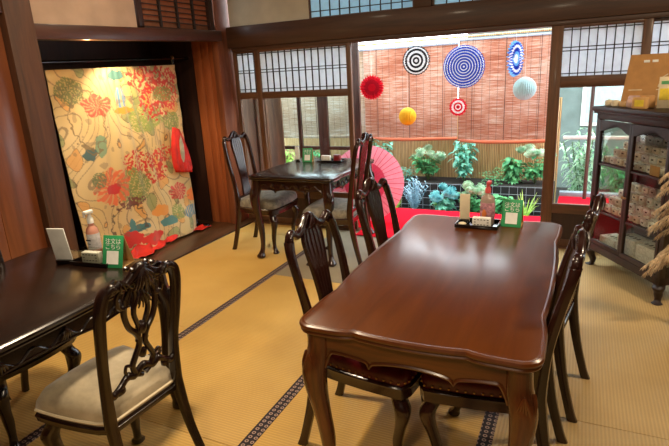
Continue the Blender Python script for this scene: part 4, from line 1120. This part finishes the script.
# bottles
M['liquid'] = plain('pink_liquid', (226, 168, 146), .1, coat=1, trans=.4); M['clearish'] = plain('bottle_glass', (206, 186, 172), .08, coat=1, trans=.4); M['pinkcap'] = plain('red_cap', (214, 84, 84), .4)
M['lab1'] = plain('label_grey', (206, 204, 206), .6, var=.08, scale=90); M['lab2'] = plain('label_print', (170, 120, 130), .6, var=.3, scale=60); M['orange'] = plain('orange_print', (222, 122, 58), .6)
def bottle(loc, lab, cap, labm, liq, h=1.0, deco=False, square=False):
    root = empty('spray_bottle', loc, 0, lab, 'bottle'); b = B()
    if square: sweep(b, [(0, 0, 0, .03, .02), (0, 0, .004, .033, .022), (0, 0, .11*h, .033, .022), (0, 0, .125*h, .028, .02), (0, 0, .135*h, .012, .012), (0, 0, .145*h, .012, .012)], n=20, e=.5, sm=1)
    else: lathe(b, [(.024, 0), (.028, .004), (.028, .105*h), (.024, .12*h), (.012, .132*h), (.012, .145*h)], n=24)
    finish(b, 'bottle_body', M[liq], root)
    b = B()
    if square: box(b, (0, 0, .062*h), (.0675, .0455, .075*h), .004)
    else: lathe(b, [(.0285, .035*h), (.0288, .036*h), (.0288, .098*h), (.0285, .1*h)], n=24)
    finish(b, 'label_wrap', M[labm], root)
    if deco: b = B(); blob(b, (-.012, -.024, .05*h), (.011, .002, .022), 2, .3); finish(b, 'printed_mark', M['orange'], root)
    else: b = B(); box(b, (0, -.0292, .075*h), (.03, .001, .006), 0); box(b, (0, -.0292, .06*h), (.022, .001, .003), 0); finish(b, 'printed_mark', M['ink'], root)
    b = B(); lathe(b, [(.014, .142*h), (.014, .162*h), (.009, .168*h), (.006, .185*h)], n=14); box(b, (.006, -.01, .19*h), (.02, .045, .016), .004); box(b, (.0, -.028, .19*h-.012), (.008, .008, .02), .002)
    finish(b, 'spray_head', M[cap], root)
bottle((-1.99, 1.575, .7275), 'spray bottle with grey label and white head on the left black tray', 'white', 'lab1', 'liquid', 1.12)
bottle((-.385, 2.555, .7275), 'spray bottle with red head and printed label on the large table tray', 'pinkcap', 'lab2', 'clearish', 1.1, True, True)
# menus / card holders
def menu_stand(loc, rz, lab, m, w=.07, h=.12, lean=10):
    root = empty('menu_holder', loc, rz, lab, 'menu', 'menu holders on the tables'); rm = Matrix.Rotation(math.radians(-lean), 3, 'X')
    b = B(); box(b, rm @ V((0, 0, h/2+.006)), (w, .006, h), .0015, rot=rm); finish(b, 'menu_sheet', M[m], root)
    b = B(); box(b, (0, 0, .009), (w*.9, .035, .018), .004); finish(b, 'holder_base', M['black'], root); return root
menu_stand((-2.075, 1.475, .7205), math.radians(14), 'white menu sheet leaning in a small black holder at the left table', 'white', .085, .165, -8)
menu_stand((-.495, 2.55, .7275), 0, 'beige paper holder at the left end of the large table tray', 'cream', .05, .14, 0)
menu_stand((-2.36, 4.19, .7205), 0, 'slim white menu standing left of the green sign on the small table', 'white', .04, .13, 0)
b = B(); blob(b, (0, 0, .0095), (.02, .014, .009), 2, .2); o = finish(b, 'folded_towel', M['cream']); o.location = (-.495, 2.492, .7265); tag(o, 'small crumpled wipe at the front left of the large table tray', 'wipe')

# ------------------------------------------------------------------ lights, world, camera
def area(name, loc, size, power, col, target, spread=None):
    l = bpy.data.lights.new(name, 'AREA'); l.shape = 'DISK'; l.size = size; l.energy = power; l.color = col
    if spread: l.spread = math.radians(spread)
    o = bpy.data.objects.new(name, l); COL.objects.link(o); o.location = loc
    o.rotation_euler = (V(target)-V(loc)).to_track_quat('-Z', 'Y').to_euler(); return o
WARM = (1, .80, .55)
area('ceiling_lamp', (-1.75, 1.7, 2.5), .22, 46, WARM, (-1.75, 1.7, 0))
area('ceiling_lamp', (-.3, -.5, 2.4), .3, 26, WARM, (-.5, 1.2, .5))
area('ceiling_lamp', (-.1, .9, 2.5), .22, 12, WARM, (-.1, .9, 0))
area('ceiling_lamp', (1.2, 2.6, 2.5), .22, 42, WARM, (.9, 2.5, 0))
area('ceiling_lamp', (-2.5, 2.9, 2.5), .2, 9, WARM, (-2.5, 2.9, 0))
def spot(loc, tgt, power, deg, col=WARM, r=.03, blend=.6):
    l = bpy.data.lights.new('spot_lamp', 'SPOT'); l.energy = power; l.spot_size = math.radians(deg); l.spot_blend = blend; l.color = col; l.shadow_soft_size = r
    o = bpy.data.objects.new('spot_lamp', l); COL.objects.link(o); o.location = loc; o.rotation_euler = (V(tgt)-V(loc)).to_track_quat('-Z', 'Y').to_euler()
spot((-3.28, 3.25, 1.76), (-3.6, 3.38, .7), 42, 120, (1, .78, .46))
l = bpy.data.lights.new('alcove_lamp', 'POINT'); l.energy = 2.6; l.color = (1, .62, .26); l.shadow_soft_size = .02; o = bpy.data.objects.new('alcove_lamp', l); COL.objects.link(o); o.location = (-3.19, 2.78, 1.755)

w = bpy.data.worlds.new('World'); sc.world = w; w.use_nodes = True
bg = w.node_tree.nodes['Background']; bg.inputs[0].default_value = (.86, .95, 1, 1); bg.inputs[1].default_value = 9.0

cam = bpy.data.cameras.new('Camera'); co = bpy.data.objects.new('Camera', cam); COL.objects.link(co)
cam.sensor_width = 36; cam.lens = 517/669*36; cam.clip_start = .02
Rm = Matrix(((0.90622596, -0.07137201, 0.41672599), (0.41967203, 0.27140467, -0.86614946), (-0.05128255, 0.95981537, 0.27590679)))
co.matrix_world = Matrix.Translation((0, 0, 1.48)) @ Rm.to_4x4(); sc.camera = co
sc.view_settings.view_transform = 'Standard'; sc.view_settings.look = 'None'; sc.view_settings.gamma = 1
sc.view_settings.exposure = 0; sc.view_settings.use_curve_mapping = False
